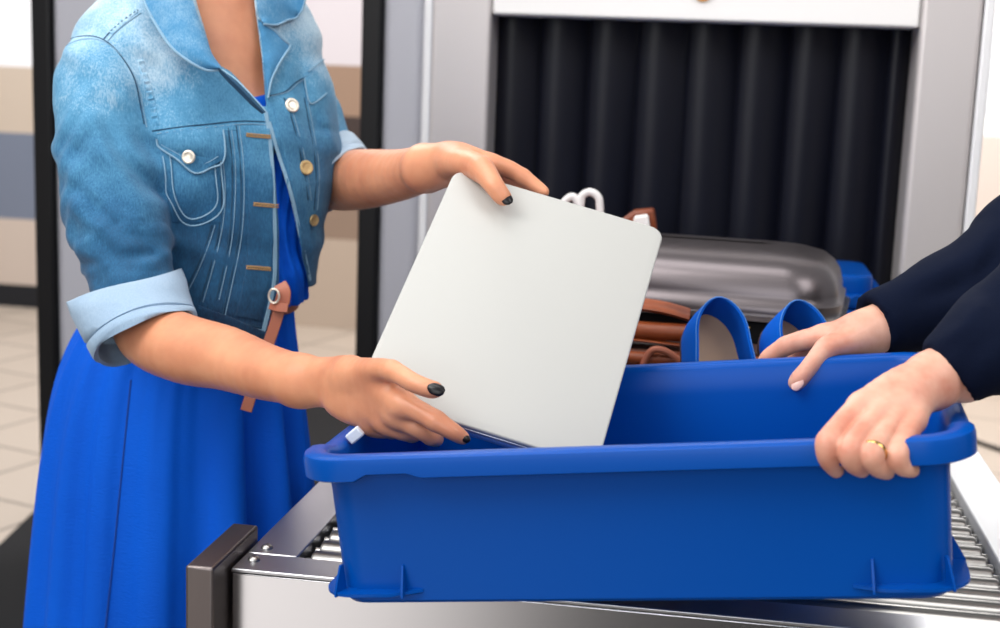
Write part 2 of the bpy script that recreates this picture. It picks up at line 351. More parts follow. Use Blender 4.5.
# ---------------------------------------------------------------- security trays
BR = np.array([[0.990, 0.059, -0.131], [-0.060, 0.998, -0.002], [0.130, 0.010, 0.991]]); u_, s_, vt_ = np.linalg.svd(BR); BR = u_@vt_
BP = A3(-.0655, 1.022, -.2800); BW, BD, BH = .530, .325, .1305
def tray(name, P, R, Wd, D, Hh, parentlabel, cat, m, group=None, feet=True):
    t = thing(name, parentlabel, cat, tuple(P+UP), group)
    def pt(x, y, z): return P+R@A3(x, y, z)
    def ring(ins, z, rad, f=None):
        base = rrect(-Wd/2+ins, Wd/2-ins, ins, D-ins, max(rad-ins*.8, .012), 8); pts = []
        # same number of points on every ring: subdivide each straight side equally
        n = len(base)
        for i in range(n):
            a = np.array(base[i]); b = np.array(base[(i+1) % n])
            q = 40 if (i % 9 == 8) else 1
            for j in range(q):
                p = a+(b-a)*j/q; zz = z
                if f: zz = z+f(p[0], p[1])
                pts.append(pt(p[0], p[1], zz))
        return pts
    def notch(x, y):
        u = x/Wd
        return .0055 if ((-.385 < u < -.315) or (.33 < u < .39)) and (y < .05 or y > D-.05) else (.0018 if -.315 <= u <= .33 and (y < .05 or y > D-.05) else 0)
    rad = .042; rw = .016; tp = Hh/.13
    def dip(x, y):
        e_ = min(1, max(0, (abs(x)-Wd/2+.034)/.014)); q = min(1, max(0, (min(y, D-y)-.045)/.03)); return -.007*e_*q*q*(3-2*q)
    prof = [(.029, -Hh, None), (.0235, -Hh+.001, None), (.021, -Hh+.004, None), (rw+.0035, -.035, None), (rw+.002, -.0190, None), (.0015, -.0205, notch), (0, -.0195, notch), (0, -.006, dip), (.0012, -.0022, dip), (.004, -.0006, dip), (.010, 0, dip), (.0145, -.0004, dip), (.0175, -.002, dip), (rw+.004, -.006, dip), (rw+.0065, -.03, None), (.0245, -Hh+.010, None), (.030, -Hh+.004, None), (.045, -Hh+.0035, None)]
    prof = [(rw+(a_-rw)*tp if a_ > rw and z_ < -.03 else a_, z_, f_) for a_, z_, f_ in prof]
    MB().loft([ring(a, z, rad, f) for a, z, f in prof]).build('tray_body', m, t, smooth=True, angle=38)
    if feet:
        for sx in (-1, 1):
            for sy in (0, 1):
                mb = MB(); x0 = sx*(Wd/2-.0205); y0 = .0205 if sy == 0 else D-.0205; dy = 1 if sy == 0 else -1
                c = (x0-sx*.018, y0+dy*.018)
                path = [(x0-sx*.075, y0), (x0-sx*.05, y0)]+[(c[0]+sx*.018*math.cos(a), c[1]-dy*.018*math.sin(a)) for a in np.linspace(math.pi/2, 0, 8)]+[(x0, y0+dy*.05), (x0, y0+dy*.075)]
                zb = -Hh+.010; r0 = []; 
                for i, (px_, py_) in enumerate(path):
                    a_ = np.array(path[max(i-1, 0)]); b_ = np.array(path[min(i+1, len(path)-1)]); d_ = b_-a_; d_ /= np.linalg.norm(d_); nrm = np.array([d_[1], -d_[0]])
                    if nrm @ (np.array([px_, py_])-np.array([0, D/2])) < 0: nrm = -nrm
                    e_ = .011*min(1, min(i, len(path)-1-i)/1.0)+.0005
                    r0.append([pt(px_-nrm[0]*.004, py_-nrm[1]*.004, zb-.0015), pt(px_+nrm[0]*e_, py_+nrm[1]*e_, zb+.001), pt(px_+nrm[0]*e_, py_+nrm[1]*e_, zb+.0035), pt(px_-nrm[0]*.004, py_-nrm[1]*.004, zb+.0035)])
                mb.loft(r0)
                for (ax, ay, nx, ny) in ((x0-sx*.060, y0, 0, -dy), (x0-sx*.006, y0+dy*.003, sx*.35, -dy*.93), (x0, y0+dy*.055, sx, 0)):
                    tx, ty = -ny*.0009, nx*.0009; e_ = .012
                    tri = [(-.002, zb), (e_, zb), (e_, zb+.003), (.002, zb+.024), (-.002, zb+.024)]
                    mb.prism(tri, -1, 1, lambda u, v_, q: pt(ax+nx*u+tx*q, ay+ny*u+ty*q, v_))
                mb.build('corner_foot', m, t, smooth=True, angle=30)
    return t
bn = tray('security_tray', BP, BR, BW, BD, BH, 'large blue plastic tray held over the conveyor with the laptop in it', 'tray', MT['bin'])
# small worn tag on the tray handle at its left end
mb = MB(); a = at(349, 440, 1.13); b = at(361, 430, 1.13); d = (b-a); L_ = np.linalg.norm(d); d /= L_; nn = np.cross(d, A3(0, -1, 0)); nn /= np.linalg.norm(nn)
mb.box((0, -.0035, -.005), (L_*1.0, .0035, .005), np.array([d, np.cross(nn, d), nn]).T, a); mb.build('label_tag', MT['paper'], bn, bevel=.0015)
MB().tube([at(350, 444, 1.20), at(364, 430, 1.20), at(374, 424, 1.2)], .0055, 12).build('tag_strap', MT['bin'], bn, smooth=True)
I3 = np.eye(3)
pz = at(884, 274, 2.02)
tb = tray('security_tray', A3(pz[0]-.23, 1.955, pz[2]-.045), I3, .48, .215, .122, 'lower blue tray mostly hidden behind the silver case, on the rollers', 'tray', MT['bin'], feet=False)
tb2 = tray('security_tray', A3(pz[0]-.232, 1.955+.212, pz[2]-.044), np.diag([1., -1., -1.]), .465, .209, .044, 'blue tray turned upside down on another tray behind the silver case', 'tray', MT['bin'], feet=False)

# ---------------------------------------------------------------- laptop
LC = [A3(-.265, 1.388, -.1), A3(-.052, 1.394, -.152), A3(-.088, 1.158, -.333), A3(-.302, 1.152, -.282)]   # TL TR BR BL of the lid
def unit(v): return v/np.linalg.norm(v)
LW = (LC[1]-LC[0]+LC[2]-LC[3])/2; LH = (LC[0]-LC[3]+LC[1]-LC[2])/2; lw, lh = np.linalg.norm(LW), np.linalg.norm(LH)
eu = unit(LW); ev = unit(LH-eu*(LH@eu)); en = np.cross(eu, ev); en = en if en[1] < 0 else -en; LO = sum(LC)/4
LR = np.array([eu, ev, en]).T
lap = thing('laptop', 'closed silver-white laptop being lowered on edge into the blue tray', 'laptop', tuple(LO+UP))
def slab(mb, z0, z1, ins, e_, rad=.014):
    base = lambda i_: rrect(-lw/2+i_, lw/2-i_, -lh/2+i_, lh/2-i_, rad-i_*.6, 8)
    R_ = lambda i_, z: [LO+LR@A3(x, y, z) for x, y in base(i_)]
    mb.loft([R_(ins+e_*1.4, z0), R_(ins+e_*.4, z0+e_*.3), R_(ins, z0+e_), R_(ins, z1-e_), R_(ins+e_*.3, z1-e_*.3), R_(ins+e_, z1)])
mb = MB(); slab(mb, -.0055, 0, 0, .0016); mb.build('lid', MT['laptop'], lap, smooth=True, angle=50)
mb = MB(); slab(mb, -.0072, -.0052, .0016, .0003); mb.build('gasket', MT['lap_slot'], lap, smooth=True, angle=50)
mb = MB(); slab(mb, -.0175, -.0070, .0004, .003); mb.build('base', MT['lap_side'], lap, smooth=True, angle=50)

# ---------------------------------------------------------------- silver hard case on the belt
cs = thing('hard_case', 'silver grey hard-shell case lying flat on the conveyor behind the tray', 'suitcase', (0, 1.85, .9))
cx0, cx1, cy0, cy1 = -.26, .166, 1.68, 1.93
CRM = np.array([[math.cos(-.12), -math.sin(-.12), 0], [math.sin(-.12), math.cos(-.12), 0], [0, 0, 1]]); CC_ = A3(-.0, 1.80, 0)
def cring(ins, z, rad=.06):
    z = -.206+(z+.208)*.79 if z > -.313 else z
    return [CC_+CRM@(A3(x, y, z)-CC_) for x, y in rrect(cx0+ins, cx1-ins, cy0+ins, cy1-ins, max(rad-ins*.35, .015), 10)]
MB().loft([cring(a, z) for a, z in ((.03, -.40), (.012, -.385), (.010, -.33), (.012, -.312), (.0, -.311))]).build('lower_shell', MT['black'], cs, smooth=True, angle=40)
MB().loft([cring(a, z) for a, z in ((.001, -.3105), (-.004, -.309), (-.005, -.3005), (.001, -.2995))]).build('rim_trim', MT['case_trim'], cs, smooth=True, angle=40)
MB().loft([cring(a, z) for a, z in ((.002, -.300), (.001, -.285), (.0055, -.281), (.006, -.270), (.010, -.250), (.018, -.234), (.030, -.222), (.048, -.215), (.070, -.211), (.09, -.209), (.11, -.208))]).build('lid_shell', MT['case'], cs, smooth=True, angle=60)

# ---------------------------------------------------------------- blue flats standing heel up behind the tray
def shoe(Ptop, Pbot, tilt, label, group):
    t = thing('ballet_flat', label, 'shoe', tuple(Pbot+UP), group)
    L = .210; ax = unit(Pbot-Ptop)                        # heel to toe
    nrm = unit(A3(tilt, -1, 0)-ax*(A3(tilt, -1, 0)@ax))     # opening direction
    sd = np.cross(ax, nrm)
    def half(s):                                          # half width of the foot at s 0..1
        return .033*max(0, 1-((.20-s)/.20)**2.0)**.55 if s < .20 else (.033+.010*math.sin((s-.20)/.80*math.pi*.72)) if s < .75 else .0425*math.sqrt(max(0, 1-((s-.75)/.25)**2.4))
    def wall(s): return .052-.05*s*.55 if s < .62 else .034-.05*(s-.62)
    P = lambda s, u, h: Ptop+ax*(s*L)+sd*u+nrm*h
    S = [0.0015]+list(np.linspace(.012, .12, 8))+list(np.linspace(.15, .62, 14))
    mb = MB(); out = []; inn = []
    pts = [(s, 1) for s in S[::-1]]+[(s, -1) for s in S]
    rows = []
    for k_, (hf, sc_, ins) in enumerate(((0, 1, 0), (.25, 1.06, 0), (.6, 1.05, 0), (.9, .96, 0), (1, .92, .0008), (1, .86, .0022), (.9, .86, .003), (.5, .97, .003), (.06, .93, .003))):
        rows.append([P(s+(.0 if sgn else 0)+(.012*(1-sc_) if s < .1 else 0), sgn*max(half(s)*sc_-ins, .0005), wall(s)*hf+.004) for s, sgn in pts])
    n = len(pts); vs = [v for r in rows for v in r]; fs = [(i*n+j, i*n+j+1, (i+1)*n+j+1, (i+1)*n+j) for i in range(len(rows)-1) for j in range(n-1)]
    MB().add(vs, fs).build('upper', MT['shoe'], t, smooth=True, angle=70)
    tor = []
    for s in np.linspace(.60, .998, 12):
        hw = half(s); hh = (.034-.034*max(0, (s-.62)/.38)**2)
        tor.append([P(s, hw*1.04*math.cos(a), .003+hh*math.sin(a)**.7) for a in np.linspace(0, math.pi, 14)]+[P(s, hw*(1-2*q), .001) for q in (.75, .5, .25)][::-1])
    MB().loft(tor).build('toe_cap', MT['shoe'], t, smooth=True, angle=60)
    prof = [(s, half(s)) for s in [0.002]+list(np.linspace(.015, 1, 30))]
    rs = lambda sc_, h: [P(s, w*sc_, h) for s, w in prof]+[P(s, -w*sc_, h) for s, w in prof[::-1]]
    MB().loft([rs(.97, -.003), rs(1.01, -.001), rs(1.01, .003), rs(.95, .0045)]).build('sole', MT['leather_dark'], t, smooth=True, angle=40)
    MB().loft([rs(.88, .0045), rs(.88, .006)]).build('insole', MT['insole'], t, smooth=True, angle=40)
    edge = [P(s+(.012*.08 if s < .1 else 0), sgn*half(s)*.89, wall(s)+.0045) for s, sgn in pts]
    MB().tube(edge, .0007, 6).build('edge_binding', mat('pale_blue_binding', (60, 122, 200), .7), t, smooth=True)
    return t
shoe(at(704, 316, 1.53), at(728, 470, 1.445), .34, 'blue suede flat shoe standing heel up, left of the pair behind the tray', None)
shoe(at(776, 322, 1.54), at(822, 470, 1.455), .50, 'blue suede flat shoe standing heel up beside the hand on the tray rim', None)

# ---------------------------------------------------------------- brown leather bags
bg_ = thing('leather_satchel', 'brown leather satchel lying between the blue shoes and the silver case', 'bag', (0, 1.6, .9))
def bagring(x0, x1, y0, y1, r, z): return [A3(x, y, z) for x, y in rrect(x0, x1, y0, y1, r, 8)]
bx0, bx1 = at(560, 350, 1.6)[0], at(812, 350, 1.6)[0]
MB().loft([bagring(bx0+i_, bx1-i_, 1.575+i_, 1.66-i_, .03, z) for i_, z in ((.02, -.44), (.004, -.432), (0, -.40), (.002, -.35), (.008, -.325), (.02, -.315))]).build('bag_body', MT['leather'], bg_, smooth=True, angle=60)
fx1 = at(684, 330, 1.58)[0]
def slabx(pxs, Yc, t_, zs):
    pts = spline([at(x, y, Yc) for x, y in pxs], 6); mb = MB()
    rings = [[p+A3(0, -t_*math.cos(a), zs*math.sin(a)) for a in np.linspace(0, 2*math.pi, 16, endpoint=False)] for p in pts]
    return mb.loft(rings)
slabx([(590, 296), (640, 304), (665, 308), (690, 315)], 1.60, .030, .006).build('flap', MT['leather'], bg_, smooth=True)
slabx([(580, 322), (640, 330), (690, 333)], 1.575, .012, .0105).build('flap_roll', MT['leather'], bg_, smooth=True)
slabx([(590, 336), (640, 340), (680, 345)], 1.57, .006, .002).build('piping', MT['leather'], bg_, smooth=True)
MB().tube(spline([at(x, y, 1.555) for x, y in ((640, 372), (650, 352), (662, 350), (676, 358), (690, 375))], 6), .004, 10).build('strap', MT['belt'], bg_, smooth=True)
slabx([(590, 352), (640, 358), (690, 360)], 1.565, .010, .008).build('pocket_roll', MT['leather'], bg_, smooth=True)
MB().tube([at(725, 328, 1.575), at(738, 327, 1.575), at(750, 328, 1.575)], .0012, 8).build('zip_pull', MT['gold'], bg_, smooth=True)
MB().box((bx0+.02, 1.60, -.322), (bx1-.01, 1.65, -.309)).build('inner_pocket', MT['leather_dark'], bg_, bevel=.004)
hb = thing('handbag', 'small brown leather handbag on the silver case, peeking over the laptop', 'bag', (0, 1.86, 1.12))
p0 = at(556, 250, 1.86); p1 = at(655, 250, 1.86)
MB().loft([bagring(p0[0]+i_, p1[0]-.02-i_, 1.81+i_, 1.90-i_, .02, z) for i_, z in ((.012, -.2055), (0, -.203), (.003, -.198), (.012, -.194))]).build('bag_body', MT['leather'], hb, smooth=True, angle=60)
tip = [at(x, y, 1.86) for x, y in ((600, 245), (618, 222), (634, 210), (654, 208), (656, 222), (658, 245))]
def prismx(pts, t_): 
    mb = MB(); n = len(pts); mb.add([p-A3(0, t_, 0) for p in pts]+[p+A3(0, t_, 0) for p in pts], [(i, (i+1) % n, n+(i+1) % n, n+i) for i in range(n)]+[tuple(range(n))[::-1], tuple(range(n, 2*n))]); return mb
prismx(tip, .016).build('flap', MT['leather'], hb, bevel=.004)
prismx([at(x, y, 1.835) for x, y in ((632, 240), (634, 216), (648, 214), (652, 240))], .006).build('lining', MT['cloth_white'], hb, bevel=.003)
scf = MB().tube(spline([at(x, y, 1.83) for x, y in ((556, 250), (560, 212), (566, 200), (574, 197), (580, 206), (582, 196), (590, 192), (598, 197), (600, 210), (601, 252))], 8), .0052, 10).build('white_cord', MT['cloth_white'])
tag(scf, 'looped white cord showing above the laptop edge in front of curtain', 'cord')

cb = MB().tube(spline([onz(x, y, 1.331) for x, y in ((925, 424), (950, 432), (975, 441), (1002, 450), (1060, 466))], 6), .008, 8).build('cable', MT['black'], None, smooth=True)
tag(cb, 'thin black cable lying on the beige floor right of the conveyor', 'cable')
# ================================================================ signed-distance modelling for bodies and clothes
class G:
    def __init__(s, lo, hi, res):
        s.lo = np.array(lo, float); s.res = res; s.n = (np.ceil((np.array(hi)-s.lo)/res).astype(int)+1)
        s.ax = [s.lo[i]+np.arange(s.n[i])*res for i in range(3)]; s.f = np.full(s.n, 1.0, np.float32)
    def blank(s): g = object.__new__(G); g.lo = s.lo; g.res = s.res; g.n = s.n; g.ax = s.ax; g.f = np.full(s.n, 1.0, np.float32); return g
    def block(s, lo, hi):
        sl = []
        for i in range(3):
            a = max(0, int(math.floor((lo[i]-s.lo[i])/s.res))); b = min(s.n[i], int(math.ceil((hi[i]-s.lo[i])/s.res))+1)
            if b <= a: return None
            sl.append(slice(a, b))
        X = s.ax[0][sl[0]][:, None, None]; Y = s.ax[1][sl[1]][None, :, None]; Z = s.ax[2][sl[2]][None, None, :]
        return tuple(sl), X, Y, Z
    def put(s, sl, d, k):
        a = s.f[sl]
        if k > 0:
            h = np.maximum(k-np.abs(a-d), 0)/k; s.f[sl] = np.minimum(a, d)-h*h*k*.25
        else: s.f[sl] = np.minimum(a, d)
    def cap(s, a, b, ra, rb, k=.004):
        a = np.asarray(a); b = np.asarray(b); m_ = max(ra, rb)+k+4*s.res
        q = s.block(np.minimum(a, b)-m_, np.maximum(a, b)+m_)
        if q is None: return s
        sl, X, Y, Z = q; ba = b-a; L2 = ba@ba+1e-12
        t = np.clip(((X-a[0])*ba[0]+(Y-a[1])*ba[1]+(Z-a[2])*ba[2])/L2, 0, 1)
        d = np.sqrt((X-a[0]-t*ba[0])**2+(Y-a[1]-t*ba[1])**2+(Z-a[2]-t*ba[2])**2)-(ra+(rb-ra)*t)
        s.put(sl, d.astype(np.float32), k); return s
    def chain(s, pts, k=.004):
        """pts: (point, radius)"""
        if len(pts) > 2:
            q = spline([np.append(p, r) for p, r in pts], 5); pts = [(a[:3], a[3]) for a in q]; k = min(k, .0012)
        for (a, ra), (b, rb) in zip(pts[:-1], pts[1:]): s.cap(a, b, ra, rb, k)
        return s
    def limbs(s, chains, k):
        for ch in chains:
            q = s.blank(); q.chain(ch); s.merge(q, k)
        return s
    def ell(s, c, r, k=.01, R=None):
        c = np.asarray(c); r = np.asarray(r, float); m_ = r.max()+k+4*s.res; q = s.block(c-m_, c+m_)
        if q is None: return s
        sl, X, Y, Z = q; X = X-c[0]; Y = Y-c[1]; Z = Z-c[2]
        if R is not None: X, Y, Z = [R[0, i]*X+R[1, i]*Y+R[2, i]*Z for i in range(3)]
        k0 = np.sqrt((X/r[0])**2+(Y/r[1])**2+(Z/r[2])**2); k1 = np.sqrt((X/r[0]**2)**2+(Y/r[1]**2)**2+(Z/r[2]**2)**2)+1e-9
        s.put(sl, (k0*(k0-1)/k1).astype(np.float32), k); return s
    def merge(s, g, k):
        h = np.maximum(k-np.abs(s.f-g.f), 0)/max(k, 1e-9); s.f = np.minimum(s.f, g.f)-h*h*k*.25; return s
    def mesh(s, smooth=2):
        f = s.f; ins = f < 0; n = s.n
        cor = [f[i:n[0]-1+i, j:n[1]-1+j, k:n[2]-1+k] for i in (0, 1) for j in (0, 1) for k in (0, 1)]
        cnt = sum((c < 0).astype(np.int8) for c in cor); act = (cnt > 0) & (cnt < 8)
        idx = np.full(act.shape, -1, np.int64); ii = np.argwhere(act); idx[act] = np.arange(len(ii))
        cv_ = np.stack([c[act] for c in cor], 1).astype(float); offs = np.array([(i, j, k) for i in (0, 1) for j in (0, 1) for k in (0, 1)], float)
        acc = np.zeros((len(ii), 3)); c_ = np.zeros(len(ii))
        for a in range(8):
            for b in range(a+1, 8):
                if np.abs(offs[a]-offs[b]).sum() == 1:
                    fa, fb = cv_[:, a], cv_[:, b]; x = (fa < 0) != (fb < 0); t = np.where(x, fa/np.where(x, fa-fb, 1), 0)
                    acc += np.where(x[:, None], offs[a]+(offs[b]-offs[a])*t[:, None], 0); c_ += x
        V = s.lo+(ii+acc/c_[:, None])*s.res; faces = []
        for ax in range(3):
            u, w_ = (ax+1) % 3, (ax+2) % 3
            sa = [slice(None)]*3; sb = [slice(None)]*3; sa[ax] = slice(0, -1); sb[ax] = slice(1, None)
            ch = ins[tuple(sa)] != ins[tuple(sb)]; e = np.argwhere(ch)
            e = e[(e[:, u] > 0) & (e[:, w_] > 0) & (e[:, u] < n[u]-1) & (e[:, w_] < n[w_]-1)]
            if not len(e): continue
            fl_ = ins[tuple(e.T)]
            def gi(du, dw): q = e.copy(); q[:, u] -= du; q[:, w_] -= dw; return idx[tuple(q.T)]
            F4 = np.stack([gi(1, 1), gi(0, 1), gi(0, 0), gi(1, 0)], 1)
            F4[~fl_] = F4[~fl_][:, ::-1]; faces.append(F4)
        Fc = np.concatenate(faces); Fc = Fc[(Fc >= 0).all(1)]
        us = np.unique(Fc); mp_ = np.full(len(V), -1, np.int64); mp_[us] = np.arange(len(us)); V = V[us]; Fc = mp_[Fc]
        if smooth:
            E = np.concatenate([Fc[:, [0, 1]], Fc[:, [1, 2]], Fc[:, [2, 3]], Fc[:, [3, 0]]]); 
            for it in range(smooth*2):
                lam = .5 if it % 2 == 0 else -.42
                S = np.zeros_like(V); D = np.zeros(len(V))
                for c0 in range(3): S[:, c0] = np.bincount(E[:, 0], V[E[:, 1], c0], len(V))+np.bincount(E[:, 1], V[E[:, 0], c0], len(V))
                D = np.bincount(E[:, 0], minlength=len(V))+np.bincount(E[:, 1], minlength=len(V))
                V = V+lam*(S/np.maximum(D, 1)[:, None]-V)
        return V, Fc
    def near(s, w_=.02):
        """indices and points of the voxels near the surface"""
        m_ = np.abs(s.f) < w_; q = np.argwhere(m_); return m_, s.lo+q*s.res
def join(parts):
    V = []; Fs = []; b = 0
    for v, f in parts: V.append(v); Fs.append(f+b); b += len(v)
    return np.concatenate(V), np.concatenate(Fs)
def px(x, y, Y, r):
    """a joint seen at a pixel, at a distance, with a radius in pixels there"""
    P = at(x, y, Y); return (P, r*ppm(P))
def sdpoly(poly, x, y):
    """signed distance (pixels) to a polygon, negative inside"""
    d = np.full(x.shape, 1e9); inside = np.zeros(x.shape, bool); n = len(poly)
    for i in range(n):
        ax_, ay_ = poly[i]; bx_, by_ = poly[(i+1) % n]; ex, ey = bx_-ax_, by_-ay_
        t = np.clip(((x-ax_)*ex+(y-ay_)*ey)/(ex*ex+ey*ey), 0, 1); d = np.minimum(d, np.hypot(x-ax_-t*ex, y-ay_-t*ey))
        c = ((ay_ > y) != (by_ > y)); c &= x < (bx_-ax_)*(y-ay_)/((by_-ay_) if by_ != ay_ else 1e-9)+ax_; inside ^= c
    return np.where(inside, -d, d)

# ---------------------------------------------------------------- nail: a small curved plate on a fingertip
def nail(name, P, along, nrm, L, W_, m, parent):
    along = unit(along); nrm = unit(nrm-along*(nrm@along)); sd = np.cross(along, nrm); rows = []
    for s_ in np.linspace(-1, 1, 15):
        wv = W_*max(.08, 1-abs(s_)**(3.2 if s_ > 0 else 2.4))**.5; rows.append([P+along*(s_*L)+sd*(wv*q)+nrm*(-.42*wv*q*q-.16*L*s_*s_) for q in np.linspace(-1, 1, 9)])
    low = [[p-nrm*.0012 for p in r] for r in rows]
    rings = [r+l[::-1] for r, l in zip(rows, low)]
    return MB().loft(rings).build(name, m, parent, smooth=True, angle=80)

# ================================================================ the woman
wo = thing('person', 'person in denim jacket and blue dress lowering a laptop into the tray', 'person', (-.6, 1.6, 0))
Cw = lambda z: A3(-.612, 1.60, z)
FW = unit(A3(.74, -.67, 0)); SW = np.cross(A3(0, 0, 1), FW)       # the way she faces; towards her left
zt = lambda y: at(205, y, 1.6)[2]
# torso sections: pixel row at the body's distance -> half width, half depth, forward shift
TS = [(-75, .048, .05, .0), (-50, .055, .052, .0), (-25, .075, .060, .0), (0, .098, .078, .0), (30, .130, .092, .0), (80, .156, .108, .004), (130, .158, .120, .008), (175, .152, .120, .006), (220, .142, .110, .002), (270, .132, .102, .0), (310, .128, .100, .0), (360, .140, .110, .0)]
tz = np.array([zt(y) for y, *_ in TS])[::-1]; ta, tb_, tf = [np.array([t[i] for t in TS])[::-1] for i in (1, 2, 3)]
TJ = [(-75, .048, .05, .0), (-50, .055, .052, .0), (-25, .075, .060, .0), (0, .098, .078, .0), (30, .130, .092, .0), (80, .156, .108, .004), (130, .160, .126, .012), (175, .150, .132, .016), (220, .130, .129, .020), (270, .118, .125, .024), (310, .116, .124, .026), (360, .122, .126, .028), (390, .122, .126, .028)]
jz = np.array([zt(y) for y, *_ in TJ])[::-1]; ja, jb, jf = [np.array([t[i] for t in TJ])[::-1] for i in (1, 2, 3)]
def torso_sd(P, grow=0.0, jacket=False):
    """approximate distance to the torso"""
    z = P[..., 2]; q_ = (jz, ja, jb, jf) if jacket else (tz, ta, tb_, tf); a = np.interp(z, q_[0], q_[1])+grow; b = np.interp(z, q_[0], q_[2])+grow; fs_ = np.interp(z, q_[0], q_[3])
    q = P-np.array([-.612, 1.60, 0]); u = q[..., 0]*SW[0]+q[..., 1]*SW[1]; v = q[..., 0]*FW[0]+q[..., 1]*FW[1]-fs_
    e = 2.25; r = (np.abs(u/a)**e+np.abs(v/b)**e)**(1/e)+1e-6
    # gradient-normalised
    g = np.sqrt((np.abs(u/a)**(e-1)/a)**2+(np.abs(v/b)**(e-1)/b)**2)*r**(1-e)+1e-6
    return (r-1)/g
def fillgrid(g, fn, k=.0):
    X, Y, Z = np.meshgrid(*g.ax, indexing='ij'); P = np.stack([X, Y, Z], -1)
    return fn(P).astype(np.float32)
# --- sleeves: joints of the upper arms
armR = [px(103, 80, 1.475, 46), px(102, 124, 1.455, 47), px(108, 175, 1.435, 48), px(119, 228, 1.415, 49), px(130, 272, 1.40, 43), px(138, 296, 1.39, 42)]
armL = [px(262, 48, 1.73, 35), px(291, 88, 1.73, 36), px(309, 122, 1.725, 34), px(322, 148, 1.71, 30), px(330, 166, 1.70, 28)]
LoT = zt(372); 
gj = G((-.92, 1.22, -.38), (-.36, 1.86, .22), .0034)
base = fillgrid(gj, lambda P: torso_sd(P, 0.0, True)); gj.f = base
X, Y, Z = np.meshgrid(*gj.ax, indexing='ij')
gj.f = np.maximum(gj.f, (Z-.205).astype(np.float32))
# shoulder slopes
gj.cap(Cw(.09), Cw(.014)-SW*.108, .050, .042, .05); gj.cap(Cw(.09), Cw(.040)+SW*.10, .050, .042, .05)
tor = gj.f.copy()
sl_ = gj.blank(); sl_.chain(armR, .012); 
s2 = gj.blank(); s2.chain(armL, .012)
gj.merge(sl_, .018); gj.merge(s2, .02)
# --- cloth wrinkles of the jacket: bands running round the sleeves and soft folds on the body
msk, PP = gj.near(.03)
dsp = np.zeros(len(PP))
def arm_param(P, ch):
    best = np.full(len(P), 9.); T = np.zeros(len(P)); acc = 0
    for (a, ra), (b, rb) in zip(ch[:-1], ch[1:]):
        ba = b-a; L_ = np.linalg.norm(ba); t = np.clip(((P-a)@ba)/(L_*L_), 0, 1); d = np.linalg.norm(P-a-t[:, None]*ba, axis=1)-(ra+(rb-ra)*t)
        up_ = d < best; best = np.where(up_, d, best); T = np.where(up_, acc+t*L_, T); acc += L_
    return best, T, acc
dR, TR, LRn = arm_param(PP, armR); dL, TL, LLn = arm_param(PP, armL)
pxx, pyy = proj(PP)
wR = np.clip(1-np.maximum(dR, 0)/.02, 0, 1); wL = np.clip(1-np.maximum(dL, 0)/.02, 0, 1)
def folds(x, y, lines):
    """sum of ridges (positive amp) and grooves given as pixel polylines with a width"""
    o = np.zeros(x.shape)
    for pts, w_, a in lines:
        d = np.full(x.shape, 1e9); tt = np.zeros(x.shape); n = len(pts)-1
        for i in range(n):
            ax_, ay_ = pts[i]; bx_, by_ = pts[i+1]; ex, ey = bx_-ax_, by_-ay_; t = np.clip(((x-ax_)*ex+(y-ay_)*ey)/(ex*ex+ey*ey), 0, 1)
            q = np.hypot(x-ax_-t*ex, y-ay_-t*ey); c = q < d; d = np.where(c, q, d); tt = np.where(c, (i+t)/n, tt)
        o += a*np.exp(-(d/w_)**2)*np.sin(np.pi*np.clip(tt*.9+.05, 0, 1))**.6
    return o
front = PP[:, 1] < 1.75
FL = [([(60, 180), (90, 200), (125, 235), (160, 240)], 7, -.004), ([(62, 200), (95, 225), (130, 262)], 7, .003), ([(95, 100), (120, 150), (150, 190), (168, 205)], 9, -.0045), ([(80, 95), (105, 150), (140, 195)], 9, .003),
      ([(100, 62), (125, 85), (138, 130)], 8, .003), ([(70, 258), (105, 268), (150, 252)], 6, -.003), ([(78, 275), (120, 262), (165, 262)], 5, .003), ([(60, 130), (72, 190), (92, 250)], 8, .0025), ([(140, 235), (150, 255), (174, 268)], 5, -.002),
      ([(150, 60), (170, 90), (200, 122)], 9, -.003), ([(128, 30), (165, 62), (205, 95)], 8, .002), ([(300, 60), (306, 110), (318, 150)], 6, -.003), ([(325, 100), (332, 140), (345, 160)], 5, .003), ([(310, 100), (318, 128), (342, 133)], 4, -.003),
      ([(205, 240), (190, 280), (178, 300)], 7, -.003), ([(235, 190), (222, 260), (214, 310)], 8, .0015)]
dsp += 1.3*folds(pxx, pyy, FL)*front
dsp += wR*.0017*np.sin(TR*150+4*np.sin(PP[:, 0]*55))*np.clip(TR/.06, 0, 1)
dsp += .0018*np.sin(PP[:, 0]*70+PP[:, 2]*45+2*np.sin(PP[:, 2]*60))
fl_ = gj.f[msk]-dsp.astype(np.float32); gj.f[msk] = fl_
outer = gj.f.copy()
# hem of the jacket and cuffs' ends
uu_ = (X+.612)*SW[0]+(Y-1.60)*SW[1]
pl = Z-np.interp(uu_, [-.3, -.11, -.06, -.005, .004, .012, .02, .09, .3], [-.318, -.318, -.330, -.364, -.364, -.335, -.262, -.264, -.27])
endR, dirR = armR[-1][0], unit(armR[-1][0]-armR[-2][0]); endL, dirL = armL[-1][0], unit(armL[-1][0]-armL[-2][0])
shell = np.maximum(outer, -(outer+.0085))
